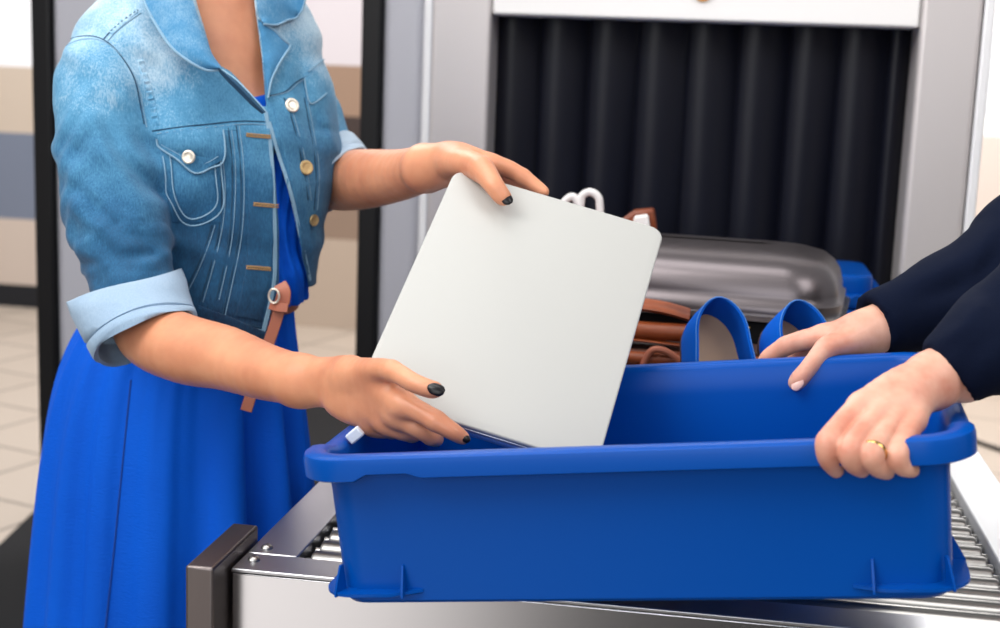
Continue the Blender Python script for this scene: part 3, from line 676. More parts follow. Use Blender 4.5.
# body part: cut at the hem, but leave the sleeve alone
isR = (sl_.f < .012); isL = s2.f < .010
cut = np.where(isR | isL, -1, -pl).astype(np.float32)
cutR = np.where(isR, (X-endR[0])*dirR[0]+(Y-endR[1])*dirR[1]+(Z-endR[2])*dirR[2]-.004, -1).astype(np.float32)
cutL = np.where(isL, (X-endL[0])*dirL[0]+(Y-endL[1])*dirL[1]+(Z-endL[2])*dirL[2]-.01, -1).astype(np.float32)
f = np.maximum(np.maximum(shell, cut), np.maximum(cutR, cutL))
# open front: between the two edges of the jacket
OPEN = [(178, -60), (190, -20), (205, 30), (214, 62), (232, 72), (246, 88), (256, 103), (266, 108), (270, 122), (275, 170), (279, 230), (279, 285), (272, 310), (264, 343), (260, 380), (330, 380), (310, 300), (308, 283), (304, 262), (296, 225), (288, 190), (276, 150), (268, 118), (265, 98), (262, 60), (254, 0), (250, -60)]
gx, gy = proj(np.stack([X, Y, Z], -1)); fr_ = ((X+.612)*FW[0]+(Y-1.60)*FW[1]) > -.01
op = sdpoly(OPEN, gx, gy)*.00105
f = np.where(fr_, np.maximum(f, -op), f)
# neck hole
nk = np.sqrt(((X+.612)/.062)**2+((Y-1.60)/.062)**2)-1; f = np.where(Z > .10, np.maximum(f, -nk*.06), f)
gj.f = f.astype(np.float32); Vj, Fj = gj.mesh(2)
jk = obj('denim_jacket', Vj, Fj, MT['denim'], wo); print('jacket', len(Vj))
bvh_j = BVHTree.FromPolygons([tuple(v) for v in Vj], [tuple(f_) for f_ in Fj.tolist()])
def hit(x, y, bv=None):
    d = unit(ray(x, y)); r = (bv or bvh_j).ray_cast(Vector((0, 0, 0)), Vector(d))
    if r[0] is None: return None, None
    n_ = np.array(r[1]); n_ = n_ if n_@d < 0 else -n_
    return np.array(r[0]), n_
def on(pts, off=.0005, per=5, bv=None, maxjump=.03, sm=3):
    out = []; ns = []
    for p in spline([(a, b) for a, b in pts], per):
        P_, n_ = hit(p[0], p[1], bv)
        if P_ is None or (out and np.linalg.norm(P_-out[-1]) > maxjump): continue
        out.append(P_); ns.append(n_)
    out = np.array(out); ns = np.array(ns)
    for _ in range(sm):
        if len(out) > 3: out[1:-1] = (out[:-2]+2*out[1:-1]+out[2:])/4; ns[1:-1] = (ns[:-2]+2*ns[1:-1]+ns[2:])/4
    return [p+n_*off for p, n_ in zip(out, ns)], ns
def strip(pts, wpx, off, th, puck=0, per=6, bv=None, mb=None):
    """a raised band of cloth following the surface along a pixel path"""
    P_, ns = on(pts, 0, per, bv); rows = []
    for i, p in enumerate(P_):
        t = unit(P_[min(i+1, len(P_)-1)]-P_[max(i-1, 0)]); n_ = unit(ns[i]-t*(ns[i]@t)); s_ = np.cross(t, n_); hw = wpx*ppm(p)/2
        b_ = puck*(math.sin(i*1.9)+.5*math.sin(i*3.1))
        rows.append([p+s_*hw*a+n_*(off+th*h_+b_*(1-a*a)) for a, h_ in ((-1, -1.2), (-1.0, .5), (-.8, 1), (-.3, .8), (.3, .8), (.8, 1), (1.0, .5), (1, -1.2))])
    mb = mb or MB()
    if len(rows) > 1: mb.loft(rows)
    return mb
def tubes(name, paths, r, m, parent, off=.0006, per=6, bv=None, n=6):
    mb = MB()
    for p in paths:
        q, _ = on(p, off, per, bv)
        if len(q) > 1: mb.tube(q, r, n)
    return mb.build(name, m, parent, smooth=True) if mb.v else None
def patch(poly4, nu, nv, off, th, bulge=0, bv=None):
    """cloth patch over a four-sided pixel area (tl, tr, br, bl), draped on the surface"""
    a, b, c_, d = [np.array(q, float) for q in poly4]; top = []; low = []
    Pg = np.zeros((nu, nv, 3)); Ng = np.zeros((nu, nv, 3))
    for i in range(nu):
        for j in range(nv):
            u, v = i/(nu-1), j/(nv-1); q = (a*(1-u)+b*u)*(1-v)+(d*(1-u)+c_*u)*v; P_, n_ = hit(*q, bv)
            if P_ is None: P_, n_ = (Pg[i, j-1], Ng[i, j-1]) if j else (Pg[i-1, j], Ng[i-1, j])
            Pg[i, j] = P_; Ng[i, j] = n_
    for _ in range(3):
        Q = Pg.copy(); Q[1:-1, 1:-1] = (Pg[:-2, 1:-1]+Pg[2:, 1:-1]+Pg[1:-1, :-2]+Pg[1:-1, 2:])/4; Pg = Q
        Q = Ng.copy(); Q[1:-1, 1:-1] = (Ng[:-2, 1:-1]+Ng[2:, 1:-1]+Ng[1:-1, :-2]+Ng[1:-1, 2:])/4; Ng = Q
    Ng /= np.linalg.norm(Ng, axis=2)[..., None]; vs = []; fs = []
    for lay in (0, 1):
        for i in range(nu):
            for j in range(nv):
                e_ = math.sin(math.pi*i/(nu-1))*math.sin(math.pi*j/(nv-1)); vs.append(Pg[i, j]+Ng[i, j]*(off-.001 if lay == 0 else off+th+bulge*e_))
    for lay in (0, 1):
        for i in range(nu-1):
            for j in range(nv-1):
                k_ = lay*nu*nv+i*nv+j; fs.append((k_, k_+1, k_+nv+1, k_+nv))
    bd = [(i, 0) for i in range(nu)]+[(nu-1, j) for j in range(1, nv)]+[(i, nv-1) for i in range(nu-2, -1, -1)]+[(0, j) for j in range(nv-2, 0, -1)]
    for q in range(len(bd)):
        a_, b_ = bd[q], bd[(q+1) % len(bd)]; k1, k2 = a_[0]*nv+a_[1], b_[0]*nv+b_[1]; fs.append((k1, k2, k2+nu*nv, k1+nu*nv))
    return MB().add(vs, fs)
# edges of the opening
edgeL = [(250, 94), (262, 104), (268, 112), (272, 140), (275, 180), (277, 230), (277, 275), (272, 305), (264, 338)]
strip([(x-2.5, y) for x, y in edgeL[2:]], 4, .0004, .0012, .0001).build('front_edge', MT['denim_edge'], jk, smooth=True, angle=60)
strip([(269, 122), (277, 150), (290, 190), (298, 225), (306, 262), (310, 280)], 3.5, .0004, .0010, .0001).build('front_edge', MT['denim_edge'], jk, smooth=True, angle=60)
# waistband along the hem
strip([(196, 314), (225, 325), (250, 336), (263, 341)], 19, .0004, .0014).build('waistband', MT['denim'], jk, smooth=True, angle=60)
# seams: sleeve head, shoulder, yoke, placket, tucks
grooves = [[(54, 58), (60, 46), (74, 38), (90, 36), (104, 40), (116, 50), (128, 66), (136, 84), (140, 104), (144, 124)], [(104, 39), (112, 30), (124, 20), (138, 10)],
           [(152, 131), (180, 127), (210, 124), (240, 121), (268, 122)], [(216, 138), (221, 170), (222, 200), (219, 230), (210, 268), (200, 302)], [(236, 126), (240, 160), (241, 200), (238, 240), (230, 280), (222, 316)],
           [(200, 312), (230, 320), (262, 328)], [(212, 225), (204, 250), (192, 278), (180, 300)], [(228, 128), (232, 160), (232, 200), (228, 245), (216, 300)],
           [(268, 96), (285, 92), (296, 82), (312, 74)], [(284, 98), (292, 120), (302, 160), (308, 200)], [(304, 98), (310, 130), (316, 170), (314, 210)]]
tubes('seam', grooves, .00085, MT['denim_dark'], jk, .0002)
tubes('topstitch', [[(x+(3 if i != 0 else 2.5), y+(3 if i in (0, 1, 2, 5) else 0)) for x, y in g] for i, g in enumerate(grooves)], .00055, MT['thread_pale'], jk, .0005)
strip([(140, 60), (147, 84), (152, 104), (156, 126)], 7, .0002, .0008, .0010, 12).build('seam_band', MT['denim'], jk, smooth=True)
strip([(110, 33), (122, 22), (136, 10)], 7, .0002, .0008, .0006, 12).build('seam_band', MT['denim'], jk, smooth=True)
strip([(154, 135.5), (182, 132), (212, 129), (236, 127)], 7, .0002, .0007, .0005, 12).build('yoke_band', MT['denim'], jk, smooth=True)
strip([(257, 128), (260, 170), (261, 220), (258, 270), (248, 318)], 27, .0002, .0009, .0003, 10).build('button_placket', MT['denim'], jk, smooth=True)
strip([(280, 104), (288, 140), (299, 190), (306, 240), (311, 270)], 18, .0002, .0009, .0003, 10).build('button_placket', MT['denim'], jk, smooth=True)
# chest pocket
patch([(160, 150), (220, 142), (221, 222), (172, 222)], 16, 22, .0002, .0010, .004).build('pocket', MT['denim'], jk, smooth=True, angle=60)
tubes('pocket_stitch', [[(162, 158), (166, 185), (170, 206), (190, 226), (222, 212), (221, 180), (219, 150)], [(170, 156), (173, 185), (177, 203), (191, 219), (216, 207), (215, 180), (213, 152)]], .0007, MT['denim_edge'], jk, .0045)
fp = patch([(157, 136), (221, 130), (223, 160), (160, 150)], 16, 8, .0050, .0016, .002)
# pointed lower edge of the flap
fp.build('pocket_flap', MT['denim'], jk, smooth=True, angle=60)
patch([(166, 150), (222, 158), (198, 175), (190, 172)], 12, 6, .0052, .0014, .001).build('pocket_flap', MT['denim'], jk, smooth=True, angle=60)
tubes('flap_edge', [[(157, 138), (160, 149), (176, 160), (194, 175), (210, 168), (223, 160), (221, 132)]], .0010, MT['denim_edge'], jk, .0072)
tubes('flap_edge', [[(162, 144), (178, 154), (194, 168), (217, 156)]], .0005, MT['thread_pale'], jk, .0070)
# second pocket of the far panel
patch([(303, 78), (322, 68), (325, 96), (308, 104)], 8, 8, .0008, .0014, .001).build('pocket_flap', MT['denim'], jk, smooth=True, angle=60)
tubes('flap_edge', [[(303, 79), (308, 104), (318, 100), (325, 94)], [(307, 72), (322, 60)]], .0008, MT['denim_edge'], jk, .0026)
def button(x, y, r_px, m, tilt=0, off=.0015):
    P_, n_ = hit(x, y)
    if P_ is None: return
    n_ = unit(n_*.6+unit(-ray(x, y))*.4+A3(tilt, 0, 0)); u = unit(np.cross(n_, A3(0, 0, 1))); v = np.cross(n_, u); r = r_px*ppm(P_)
    ring = lambda q, z: [P_+n_*(off+z)+(u*math.cos(a)+v*math.sin(a))*q for a in np.linspace(0, 2*math.pi, 28, endpoint=False)]
    b_ = MB().loft([ring(r*.4, -.003), ring(r*.45, .001), ring(r*.97, .0014), ring(r, .0022), ring(r*.93, .0034), ring(r*.7, .0036), ring(r*.6, .0030), ring(r*.2, .0031)]).build('button', m, jk, smooth=True, angle=60)
    return b_
button(291, 106, 7.5, MT['button']); button(305, 168, 7.5, MT['button_old']); button(312, 220, 6, MT['button_old'], .3); button(192, 157, 7, MT['button'], -.3, .0105)
for x, y in ((258, 136), (265, 205), (258, 268)):
    mb = MB(); q, n_ = on([(x-12, y-1), (x, y), (x+12, y+1)], .0016, 7)
    if len(q) < 4: continue
    for i in range(len(q)-1):
        pass
    zz = [p+unit(np.cross(n_[i], A3(1, 0, 0)))*(.0011*(1 if i % 2 else -1)) for i, p in enumerate(q)]
    mb.tube(zz, .0008, 6); mb.tube([p+A3(0, 0, .0016) for p in q], .0007, 6); mb.tube([p-A3(0, 0, .0016) for p in q], .0007, 6)
    mb.build('buttonhole', MT['thread'], jk, smooth=True)
# collar: two leaves folded over the shoulders
def leaf(outer, inner, lift0, lift1, Yo=None):
    """ruled cloth between a fold line (inner) and its free edge (outer), both given as pixels and distances"""
    a = spline([at(x, y, Yd) for x, y, Yd in inner], 8); b = spline([at(x, y, Yd) for x, y, Yd in outer], 8); n = min(len(a), len(b)); rows = []
    for i in range(n):
        top = []
        for t in np.linspace(0, 1, 9):
            p = a[i]*(1-t)+b[i]*t; top.append(p+unit(-p)*(lift0*(1-t)+lift1*t+.008*math.sin(math.pi*t)))
        back = [p-unit(-p)*.0028 for p in top[::-1]]; rows.append(top+back)
    return MB().loft(rows), b
lf, ed = leaf([(138, -40, 1.50), (140, -15, 1.49), (146, 6, 1.475), (158, 28, 1.465), (172, 48, 1.455), (190, 62, 1.455), (206, 70, 1.46), (219, 70, 1.465)],
              [(176, -50, 1.50), (184, -30, 1.495), (190, -8, 1.49), (196, 10, 1.485), (203, 28, 1.48), (208, 42, 1.475), (213, 55, 1.47), (221, 66, 1.467)], .004, .004)
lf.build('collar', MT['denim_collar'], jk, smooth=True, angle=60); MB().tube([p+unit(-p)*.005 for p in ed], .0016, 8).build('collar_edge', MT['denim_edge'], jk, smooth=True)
def drape(name, A_, B_, lift0, lift1, m, th=.0016, edge=True):
    """cloth lying on the jacket between two pixel lines; where the line runs past the jacket it keeps the last distance"""
    a = spline([A3(*p, 0) for p in A_], 8); b = spline([A3(*p, 0) for p in B_], 8); n = min(len(a), len(b)); grid = []
    for i in range(n):
        row = []
        for t in np.linspace(0, 1, 11):
            q = a[i]*(1-t)+b[i]*t; P_, n_ = hit(q[0], q[1]); row.append((q, P_, n_))
        grid.append(row)
    ys = [g[1][1] for r in grid for g in r if g[1] is not None and g[1][1] < 1.66]; ym = float(np.median(ys)) if ys else 1.56
    D = np.array([[g[1][1] if g[1] is not None and abs(g[1][1]-ym) < .05 else np.nan for g in r] for r in grid])
    for i in range(n):
        for j in range(11):
            if np.isnan(D[i, j]):
                w_ = [(abs(i-k)+abs(j-l)*1.5, D[k, l]) for k in range(max(0, i-6), min(n, i+7)) for l in range(11) if not np.isnan(D[k, l])]
                D[i, j] = min(w_)[1] if w_ else ym
    for _ in range(4):
        E_ = D.copy(); E_[1:-1] = (D[:-2]+2*D[1:-1]+D[2:])/4; E_[:, 1:-1] = (E_[:, :-2]+2*E_[:, 1:-1]+E_[:, 2:])/4; D = E_
    rows = []; ed_ = []
    for i in range(n):
        top = []
        for j in range(11):
            t = j/10; q = grid[i][j][0]; P_ = at(q[0], q[1], D[i, j]); top.append(P_+unit(-P_)*(.003+lift0*t+lift1*(1-t)+.003*math.sin(math.pi*t)))
        rows.append(top+[p-unit(-p)*th*2 for p in top[::-1]]); ed_.append(top[0]+unit(-top[0])*.0012)
    o_ = MB().loft(rows).build(name, m, jk, smooth=True, angle=60)
    if edge: MB().tube(ed_, .0013, 8).build(name+'_edge', MT['denim_edge'], jk, smooth=True)
    return o_
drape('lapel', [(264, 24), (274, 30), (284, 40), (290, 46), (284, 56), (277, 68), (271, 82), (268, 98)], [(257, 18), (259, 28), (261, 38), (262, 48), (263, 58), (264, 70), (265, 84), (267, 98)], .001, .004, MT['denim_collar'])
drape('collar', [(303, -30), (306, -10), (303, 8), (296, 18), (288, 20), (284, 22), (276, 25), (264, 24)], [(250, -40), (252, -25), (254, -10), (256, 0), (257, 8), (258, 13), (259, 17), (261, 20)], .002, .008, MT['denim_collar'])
lf, ed = leaf([(222, 70, 1.462), (236, 80, 1.455), (248, 92, 1.452), (258, 103, 1.452), (266, 112, 1.453)], [(214, 66, 1.468), (226, 80, 1.462), (240, 94, 1.458), (252, 106, 1.456), (262, 114, 1.456)], .002, .006)
lf.build('lapel', MT['denim_dark'], jk, smooth=True, angle=60); MB().tube([p+unit(-p)*.005 for p in ed], .0014, 8).build('lapel_edge', MT['denim_edge'], jk, smooth=True)
# turned-up cuffs
def cuff(rings, th, name='cuff'):
    a_, b_ = rings[-2], rings[-1]; mixr = lambda t, g: tuple([a_[0]*(1-t)+b_[0]*t]+[(a_[i]*(1-t)+b_[i]*t)*g for i in (1, 2)])
    rings = rings[:-1]+[mixr(.28, 1.0), mixr(.36, .962), mixr(.44, 1.0), mixr(.9, 1.008)]+[b_]
    """rings: centre, half vector across, half vector in depth, from the top of the cuff to its open end"""
    def ring(c, u, v, g, ph=0): return [c+(u*(1+g/np.linalg.norm(u)))*math.cos(a)+(v*(1+g/np.linalg.norm(v)))*math.sin(a)+unit(c-rings[0][0]+1e-6)*(.0022*math.sin(3*a+ph)) for a in np.linspace(0, 2*math.pi, 60, endpoint=False)]
    n = len(rings); R_ = []
    for i, (c, u, v) in enumerate(rings): R_.append(ring(c, u, v, (-.004 if i == 0 else 0)+.0004*math.sin(i*2.2), i*.35))
    c, u, v = rings[-1]; R_.append(ring(c+unit(c-rings[0][0])*.002, u, v, -.0025, n*.6)); 
    for i in range(n-1, -1, -1): c, u, v = rings[i]; R_.append(ring(c, u, v, -th, i*.6))
    return MB().loft(R_, False, False)
def cr(xa, ya, xb, yb, Y, vd, dz=0.0, dYab=0.0):
    a = at(xa, ya, Y-dYab); b = at(xb, yb, Y+dYab); c = (a+b)/2; return (c, (b-a)/2, A3(0.15*vd, vd, dz))
ringsR = [cr(84, 295, 177, 270, 1.392, .054, 0), cr(75, 303, 180, 279, 1.39, .058, -.003), cr(80, 318, 182, 289, 1.385, .059, -.007), cr(91, 340, 185, 299, 1.375, .058, -.012), cr(103, 364, 190, 310, 1.362, .056, -.017)]
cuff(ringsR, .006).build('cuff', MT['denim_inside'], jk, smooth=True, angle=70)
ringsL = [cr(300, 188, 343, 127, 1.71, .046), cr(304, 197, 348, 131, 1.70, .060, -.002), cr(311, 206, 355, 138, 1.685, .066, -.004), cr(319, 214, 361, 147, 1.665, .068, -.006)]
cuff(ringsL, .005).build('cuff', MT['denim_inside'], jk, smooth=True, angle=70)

# --- dress: bodice inside the jacket, skirt hanging from the belt
gd = G((-.84, 1.40, -.40), (-.40, 1.80, .16), .0035)
gd.f = fillgrid(gd, lambda P: torso_sd(P, -.0125, True)); X2, Y2, Z2 = np.meshgrid(*gd.ax, indexing='ij')
gd.ell(Cw(zt(262))+FW*.100+SW*.036, (.038, .034, .034), .02)
msk, PP = gd.near(.02); u = (PP-Cw(0))@SW; zz = PP[:, 2]
gd.f[msk] -= (.0022*np.sin(u*420+6*np.sin(zz*22)+zz*60)*np.clip((zt(120)-zz)/.05, 0, 1)+.0016*np.sin(u*230+zz*90)).astype(np.float32)
topz = zt(66)+np.abs(((X2+.612)*SW[0]+(Y2-1.60)*SW[1])-.0)*1.0
gd.f = np.maximum(gd.f, (Z2-np.where(((X2+.612)*FW[0]+(Y2-1.60)*FW[1]) > 0, zt(94)+np.abs((X2+.612)*SW[0]+(Y2-1.60)*SW[1]-.012)*.25, .06)).astype(np.float32))
gd.f = np.maximum(gd.f, (zt(294)-Z2+np.clip(((X2+.612)*SW[0]+(Y2-1.60)*SW[1])*.0, -1, 1)).astype(np.float32))
Vd, Fd = gd.mesh(1)
sk = []; NA = 260
wz = zt(298)
cxs = lambda s_: (-.612-.012*s_, 1.60-.01*s_)
SEG = 70
sv = []
for i in range(SEG+1):
    s_ = i/SEG; z = wz+.012-(.412)*s_; cx_, cy_ = -.612-.039*(1-math.exp(-s_*7)), 1.60
    row = []
    for j in range(NA):
        a = 2*math.pi*j/NA; ca, sa = math.cos(a), math.sin(a)     # angle from world +x
        flare = s_**.75
        hip = 1-math.exp(-s_*5)
        rx = .104+.044*hip+.030*s_; ry = .104+.040*hip+.030*s_
        # folds grow from small gathers at the belt to broad soft pleats lower down, deepest at her front
        fa = (a+math.pi*.5) % (2*math.pi)-math.pi*0
        frontw = .22+.78*math.exp(-((((a+.45+math.pi) % (2*math.pi))-math.pi)/.6)**2)
        g_ = .0026*math.sin(34*a+3*math.sin(5*a))*math.exp(-s_*4)
        b1 = (math.cos(15*a+1.3*math.sin(3*a)+.4*s_)); b1 = abs(b1)**.7*(1 if b1 > 0 else -1)
        p_ = frontw*(.006+.019*flare)*b1+.005*flare*math.sin(5*a+1.1)
        r_ = 1+(g_+p_)/.16
        row.append(A3(cx_+rx*ca*r_, cy_+ry*sa*r_, z+.004*math.sin(6*a)*s_))
    sv.append(row)
inner = [[p+unit(A3(-.63-p[0], 1.6-p[1], 0))*.003 for p in r] for r in sv[::-1]]
skm = MB().loft(sv+inner, False, False)
Vs, Fs = np.array(skm.v), np.array(skm.f)
dr = obj('dress', *join([(Vd, Fd), (Vs, Fs)]), MT['dress'], wo)
bv_s = BVHTree.FromPolygons([tuple(v) for v in Vs], [tuple(f_) for f_ in Fs.tolist()])
tubes('skirt_seam', [[(131, 380), (126, 430), (120, 490), (113, 560), (104, 640)]], .0011, mat('blue_seam', (0, 62, 150), .8), dr, .0003, bv=bv_s)
# --- belt
beltm = MB(); rows = []
for a in np.linspace(0, 2*math.pi, 90, endpoint=False):
    c_ = A3(-.612+.112*math.cos(a), 1.60+.112*math.sin(a), wz); o_ = unit(A3(math.cos(a), math.sin(a), 0))
    rows.append([c_+o_*q+A3(0, 0, z) for q, z in ((-.002, -.009), (.0015, -.009), (.002, 0), (.0015, .009), (-.002, .009))])
n5 = 5; vs = [v for r in rows for v in r]; fs = [(i*n5+q, i*n5+(q+1) % n5, ((i+1) % 90)*n5+(q+1) % n5, ((i+1) % 90)*n5+q) for i in range(90) for q in range(n5)]
blt = MB().add(vs, fs).build('belt', MT['belt'], wo, smooth=True)
def ribbon(pts, w_, th, name, m, parent):
    P_ = spline([at(*p) for p in pts], 8); rows = []
    for i, p in enumerate(P_):
        t = unit(P_[min(i+1, len(P_)-1)]-P_[max(i-1, 0)]); v = unit(-p); s_ = unit(np.cross(t, v)); v = np.cross(s_, t); v = v if v@(-p) > 0 else -v
        rows.append([p+s_*w_*a+v*th*b for a, b in ((-1, 0), (-.9, 1), (.9, 1), (1, 0), (.9, -1), (-.9, -1))])
    return MB().loft(rows).build(name, m, parent, smooth=True, angle=50)
ribbon([(284, 290, 1.478), (281, 300, 1.474), (277, 318, 1.470), (268, 345, 1.462), (258, 372, 1.448), (250, 398, 1.432), (246, 411, 1.425)], .0065, .0014, 'belt_tail', MT['belt'], blt)
ribbon([(271, 305, 1.470), (278, 307, 1.464), (288, 308, 1.464)], .0052, .002, 'belt_keeper', MT['belt'], blt)
ribbon([(280, 284, 1.474), (284, 292, 1.470), (283, 304, 1.468)], .0075, .0016, 'belt_loop', MT['belt'], blt)
button_p = at(274, 296, 1.462); MB().tube([button_p+A3(.006*math.cos(a), 0, .008*math.sin(a)) for a in np.linspace(0, 2*math.pi, 20, endpoint=False)], .0013, 8, closed=True).build('buckle', MT['button'], blt, smooth=True)

# --- her body: chest, arms, hands, head and legs
parts = []
gb = G((-.84, 1.38, -.62), (-.38, 1.80, .50), .006)
gb.f = fillgrid(gb, lambda P: torso_sd(P, -.022)); X3, Y3, Z3 = np.meshgrid(*gb.ax, indexing='ij')
gb.f = np.maximum(gb.f, (-.22-Z3).astype(np.float32)); gb.cap(Cw(-.18), Cw(-.40), .075, .075, .05); gb.ell(Cw(-.45)-A3(.02, 0, 0), (.095, .085, .09), .05); gb.f = np.maximum(gb.f, (Z3-.17).astype(np.float32))
gb.cap(Cw(.05), Cw(-.005)-SW*.085, .036, .028, .04); gb.cap(Cw(.05), Cw(.0)+SW*.08, .036, .028, .04)
gb.cap(Cw(.03), Cw(.22)+FW*.012, .058, .052, .07)

gb.ell(Cw(-.09)+FW*.055+SW*.055, (.06, .06, .06), .03); gb.ell(Cw(-.09)+FW*.055-SW*.055, (.06, .06, .06), .03)
hc = Cw(.335)+FW*.03
gb.ell(hc, (.075, .09, .10), .02); gb.ell(hc+FW*.035-A3(0, 0, .055), (.052, .052, .055), .03); gb.cap(hc+FW*.088+A3(0, 0, .005), hc+FW*.106-A3(0, 0, .028), .006, .011, .012)
gb.ell(hc+FW*.082-A3(0, 0, .058), (.020, .020, .008), .008)
for sg in (-1, 1):
    gb.ell(hc+SW*sg*.078-FW*.005-A3(0, 0, .01), (.010, .016, .026), .006); gb.ell(hc+FW*.072+SW*sg*.032+A3(0, 0, .01), (.012, .012, .008), .006)
parts.append(gb.mesh(2))
def limb(lo, hi, res, fn, sm=2):
    g = G(lo, hi, res); fn(g); return g.mesh(sm)
def bounds(*chs):
    P_ = np.array([c[0] for ch in chs for c in ch]); r = max(c[1] for ch in chs for c in ch)+.01; return P_.min(0)-r, P_.max(0)+r
# right arm (nearer the viewer) and its hand under the laptop's lower corner
RA = [px(122, 84, 1.475, 26), px(118, 200, 1.42, 28), px(140, 300, 1.385, 30), px(150, 332, 1.37, 34), px(185, 349, 1.335, 34.5), px(225, 358, 1.305, 32), px(266, 372, 1.265, 28), px(300, 380, 1.235, 25)]
Rw1 = [px(300, 376, 1.235, 18), px(326, 374, 1.215, 17), px(350, 375, 1.195, 18)]
Rw2 = [px(300, 386, 1.235, 20), px(328, 391, 1.215, 17), px(352, 402, 1.195, 18)]
hR = dict(meta=[[px(345, 378, 1.20, 19), px(378, 386, 1.16, 17), px(402, 404, 1.135, 13)], [px(345, 388, 1.20, 18), px(375, 402, 1.165, 16), px(398, 415, 1.14, 12.5)], [px(345, 396, 1.20, 16), px(370, 412, 1.17, 14), px(388, 423, 1.152, 11)], [px(342, 402, 1.20, 14), px(362, 417, 1.178, 11), px(374, 426, 1.168, 9.5)]],
          thumb=[px(350, 374, 1.185, 16), px(374, 370, 1.150, 12), px(392, 371, 1.130, 10.5), px(414, 383, 1.112, 9.5), px(430, 389, 1.108, 8.8), px(436, 390, 1.107, 7.5)],
          fingers=[[px(402, 404, 1.135, 12.5), px(418, 411, 1.126, 10.8), px(436, 421, 1.118, 10.2), px(452, 431, 1.116, 8.6), px(463, 438, 1.120, 6.8)],
                   [px(398, 416, 1.142, 12), px(416, 427, 1.135, 10), px(431, 436, 1.140, 8.8), px(436, 439, 1.162, 8)],
                   [px(388, 424, 1.152, 10.5), px(402, 431, 1.148, 9.2), px(412, 434, 1.160, 8.2), px(416, 434, 1.180, 7.5)],
                   [px(374, 426, 1.168, 9.0), px(384, 430, 1.168, 7.8), px(392, 432, 1.182, 7)]])
def build_hand(g, arm, wrists, h, kf=.0022, km=.010, kp=.008):
    g.chain(arm)
    g.limbs(wrists, .014); g.limbs(h['meta'], km); g.limbs([h['thumb']], km)
    fg = None
    for f_ in h['fingers']:
        q = g.blank(); q.chain(f_, .004)
        if fg is None: fg = q
        else: fg.merge(q, kf)
    g.merge(fg, kp)
    # knuckle swellings and skin creases
    for ch in h['fingers']+[h['thumb']]:
        for (P_, r_) in ch[2:3]: g.ell(P_, (r_*1.03,)*3, .003)
lo, hi = bounds(RA[3:], hR['thumb'], hR['fingers'][0], hR['meta'][3])
parts.append(limb(lo-.0, hi, .0016, lambda g: build_hand(g, RA[2:], [Rw1, Rw2], hR)))
lo, hi = bounds(RA[:4], [(Cw(-.01)-SW*.07, .03)]); parts.append(limb(lo, hi, .006, lambda g: g.chain([(Cw(-.01)-SW*.07, .026)]+RA[:4], .01)))
# left arm, hand over the laptop's upper corner
LA = [px(262, 55, 1.73, 24), px(298, 130, 1.72, 26), px(318, 176, 1.72, 26), px(338, 180, 1.695, 30), px(365, 179, 1.62, 29.5), px(400, 175, 1.545, 25.5), px(425, 168, 1.49, 22.5)]
Lw1 = [px(425, 165, 1.475, 20), px(444, 160, 1.455, 17.5), px(458, 159, 1.44, 15)]
Lw2 = [px(425, 172, 1.475, 20), px(444, 170, 1.46, 17), px(460, 166, 1.45, 14)]
hL = dict(meta=[[px(450, 160, 1.445, 16), px(470, 159, 1.43, 13), px(490, 165, 1.425, 10)], [px(450, 162, 1.455, 15), px(472, 164, 1.445, 13), px(490, 170, 1.44, 10)], [px(450, 166, 1.465, 14), px(470, 170, 1.46, 12), px(486, 176, 1.455, 9)]],
          thumb=[px(452, 162, 1.43, 15), px(468, 164, 1.40, 14), px(482, 170, 1.375, 12.5), px(493, 184, 1.355, 10.0), px(501, 195, 1.352, 8.8), px(504, 198, 1.352, 7.6)],
          fingers=[[px(490, 164, 1.425, 9.5), px(507, 168, 1.43, 8.4), px(523, 177, 1.432, 7.8), px(537, 187, 1.43, 6.6), px(544, 192, 1.428, 5.4)],
                   [px(490, 170, 1.44, 9.5), px(508, 177, 1.445, 8.2), px(524, 186, 1.445, 7.6), px(536, 196, 1.44, 6.4)],
                   [px(486, 177, 1.455, 8.5), px(502, 188, 1.455, 7.8), px(514, 200, 1.45, 7)], [px(480, 184, 1.46, 7.5), px(492, 200, 1.455, 6.8), px(500, 210, 1.45, 6)]])
lo, hi = bounds(LA[3:], hL['thumb'], hL['fingers'][0], hL['fingers'][2], hL['fingers'][3])
parts.append(limb(lo, hi, .0016, lambda g: build_hand(g, LA[2:], [Lw1, Lw2], hL)))
lo, hi = bounds(LA[:4], [(Cw(.0)+SW*.06, .03)]); parts.append(limb(lo, hi, .006, lambda g: g.chain([(Cw(.0)+SW*.06, .026)]+LA[:4], .01)))
# legs
for sg in (-1, 1):
    hip = A3(-.63, 1.6, -.46)+SW*sg*.055; kn = A3(-.63, 1.6, -.86)+SW*sg*.07+FW*.01; an = A3(-.63, 1.6, -1.27)+SW*sg*.07-FW*.015
    lo, hi = bounds([(hip, .08), (an, .06), (an+FW*.14-A3(0, 0, .05), .03)])
    parts.append(limb(lo, hi, .006, lambda g: g.chain([(hip, .070), (kn, .048), (kn-A3(0, 0, .1)-FW*.012, .050), (an, .033)], .02).chain([(an-A3(0, 0, .03), .034), (an+FW*.13-A3(0, 0, .045), .025)], .02)))
bd = obj('body', *join(parts), MT['skin'], wo); print('body', len(bd.data.vertices))
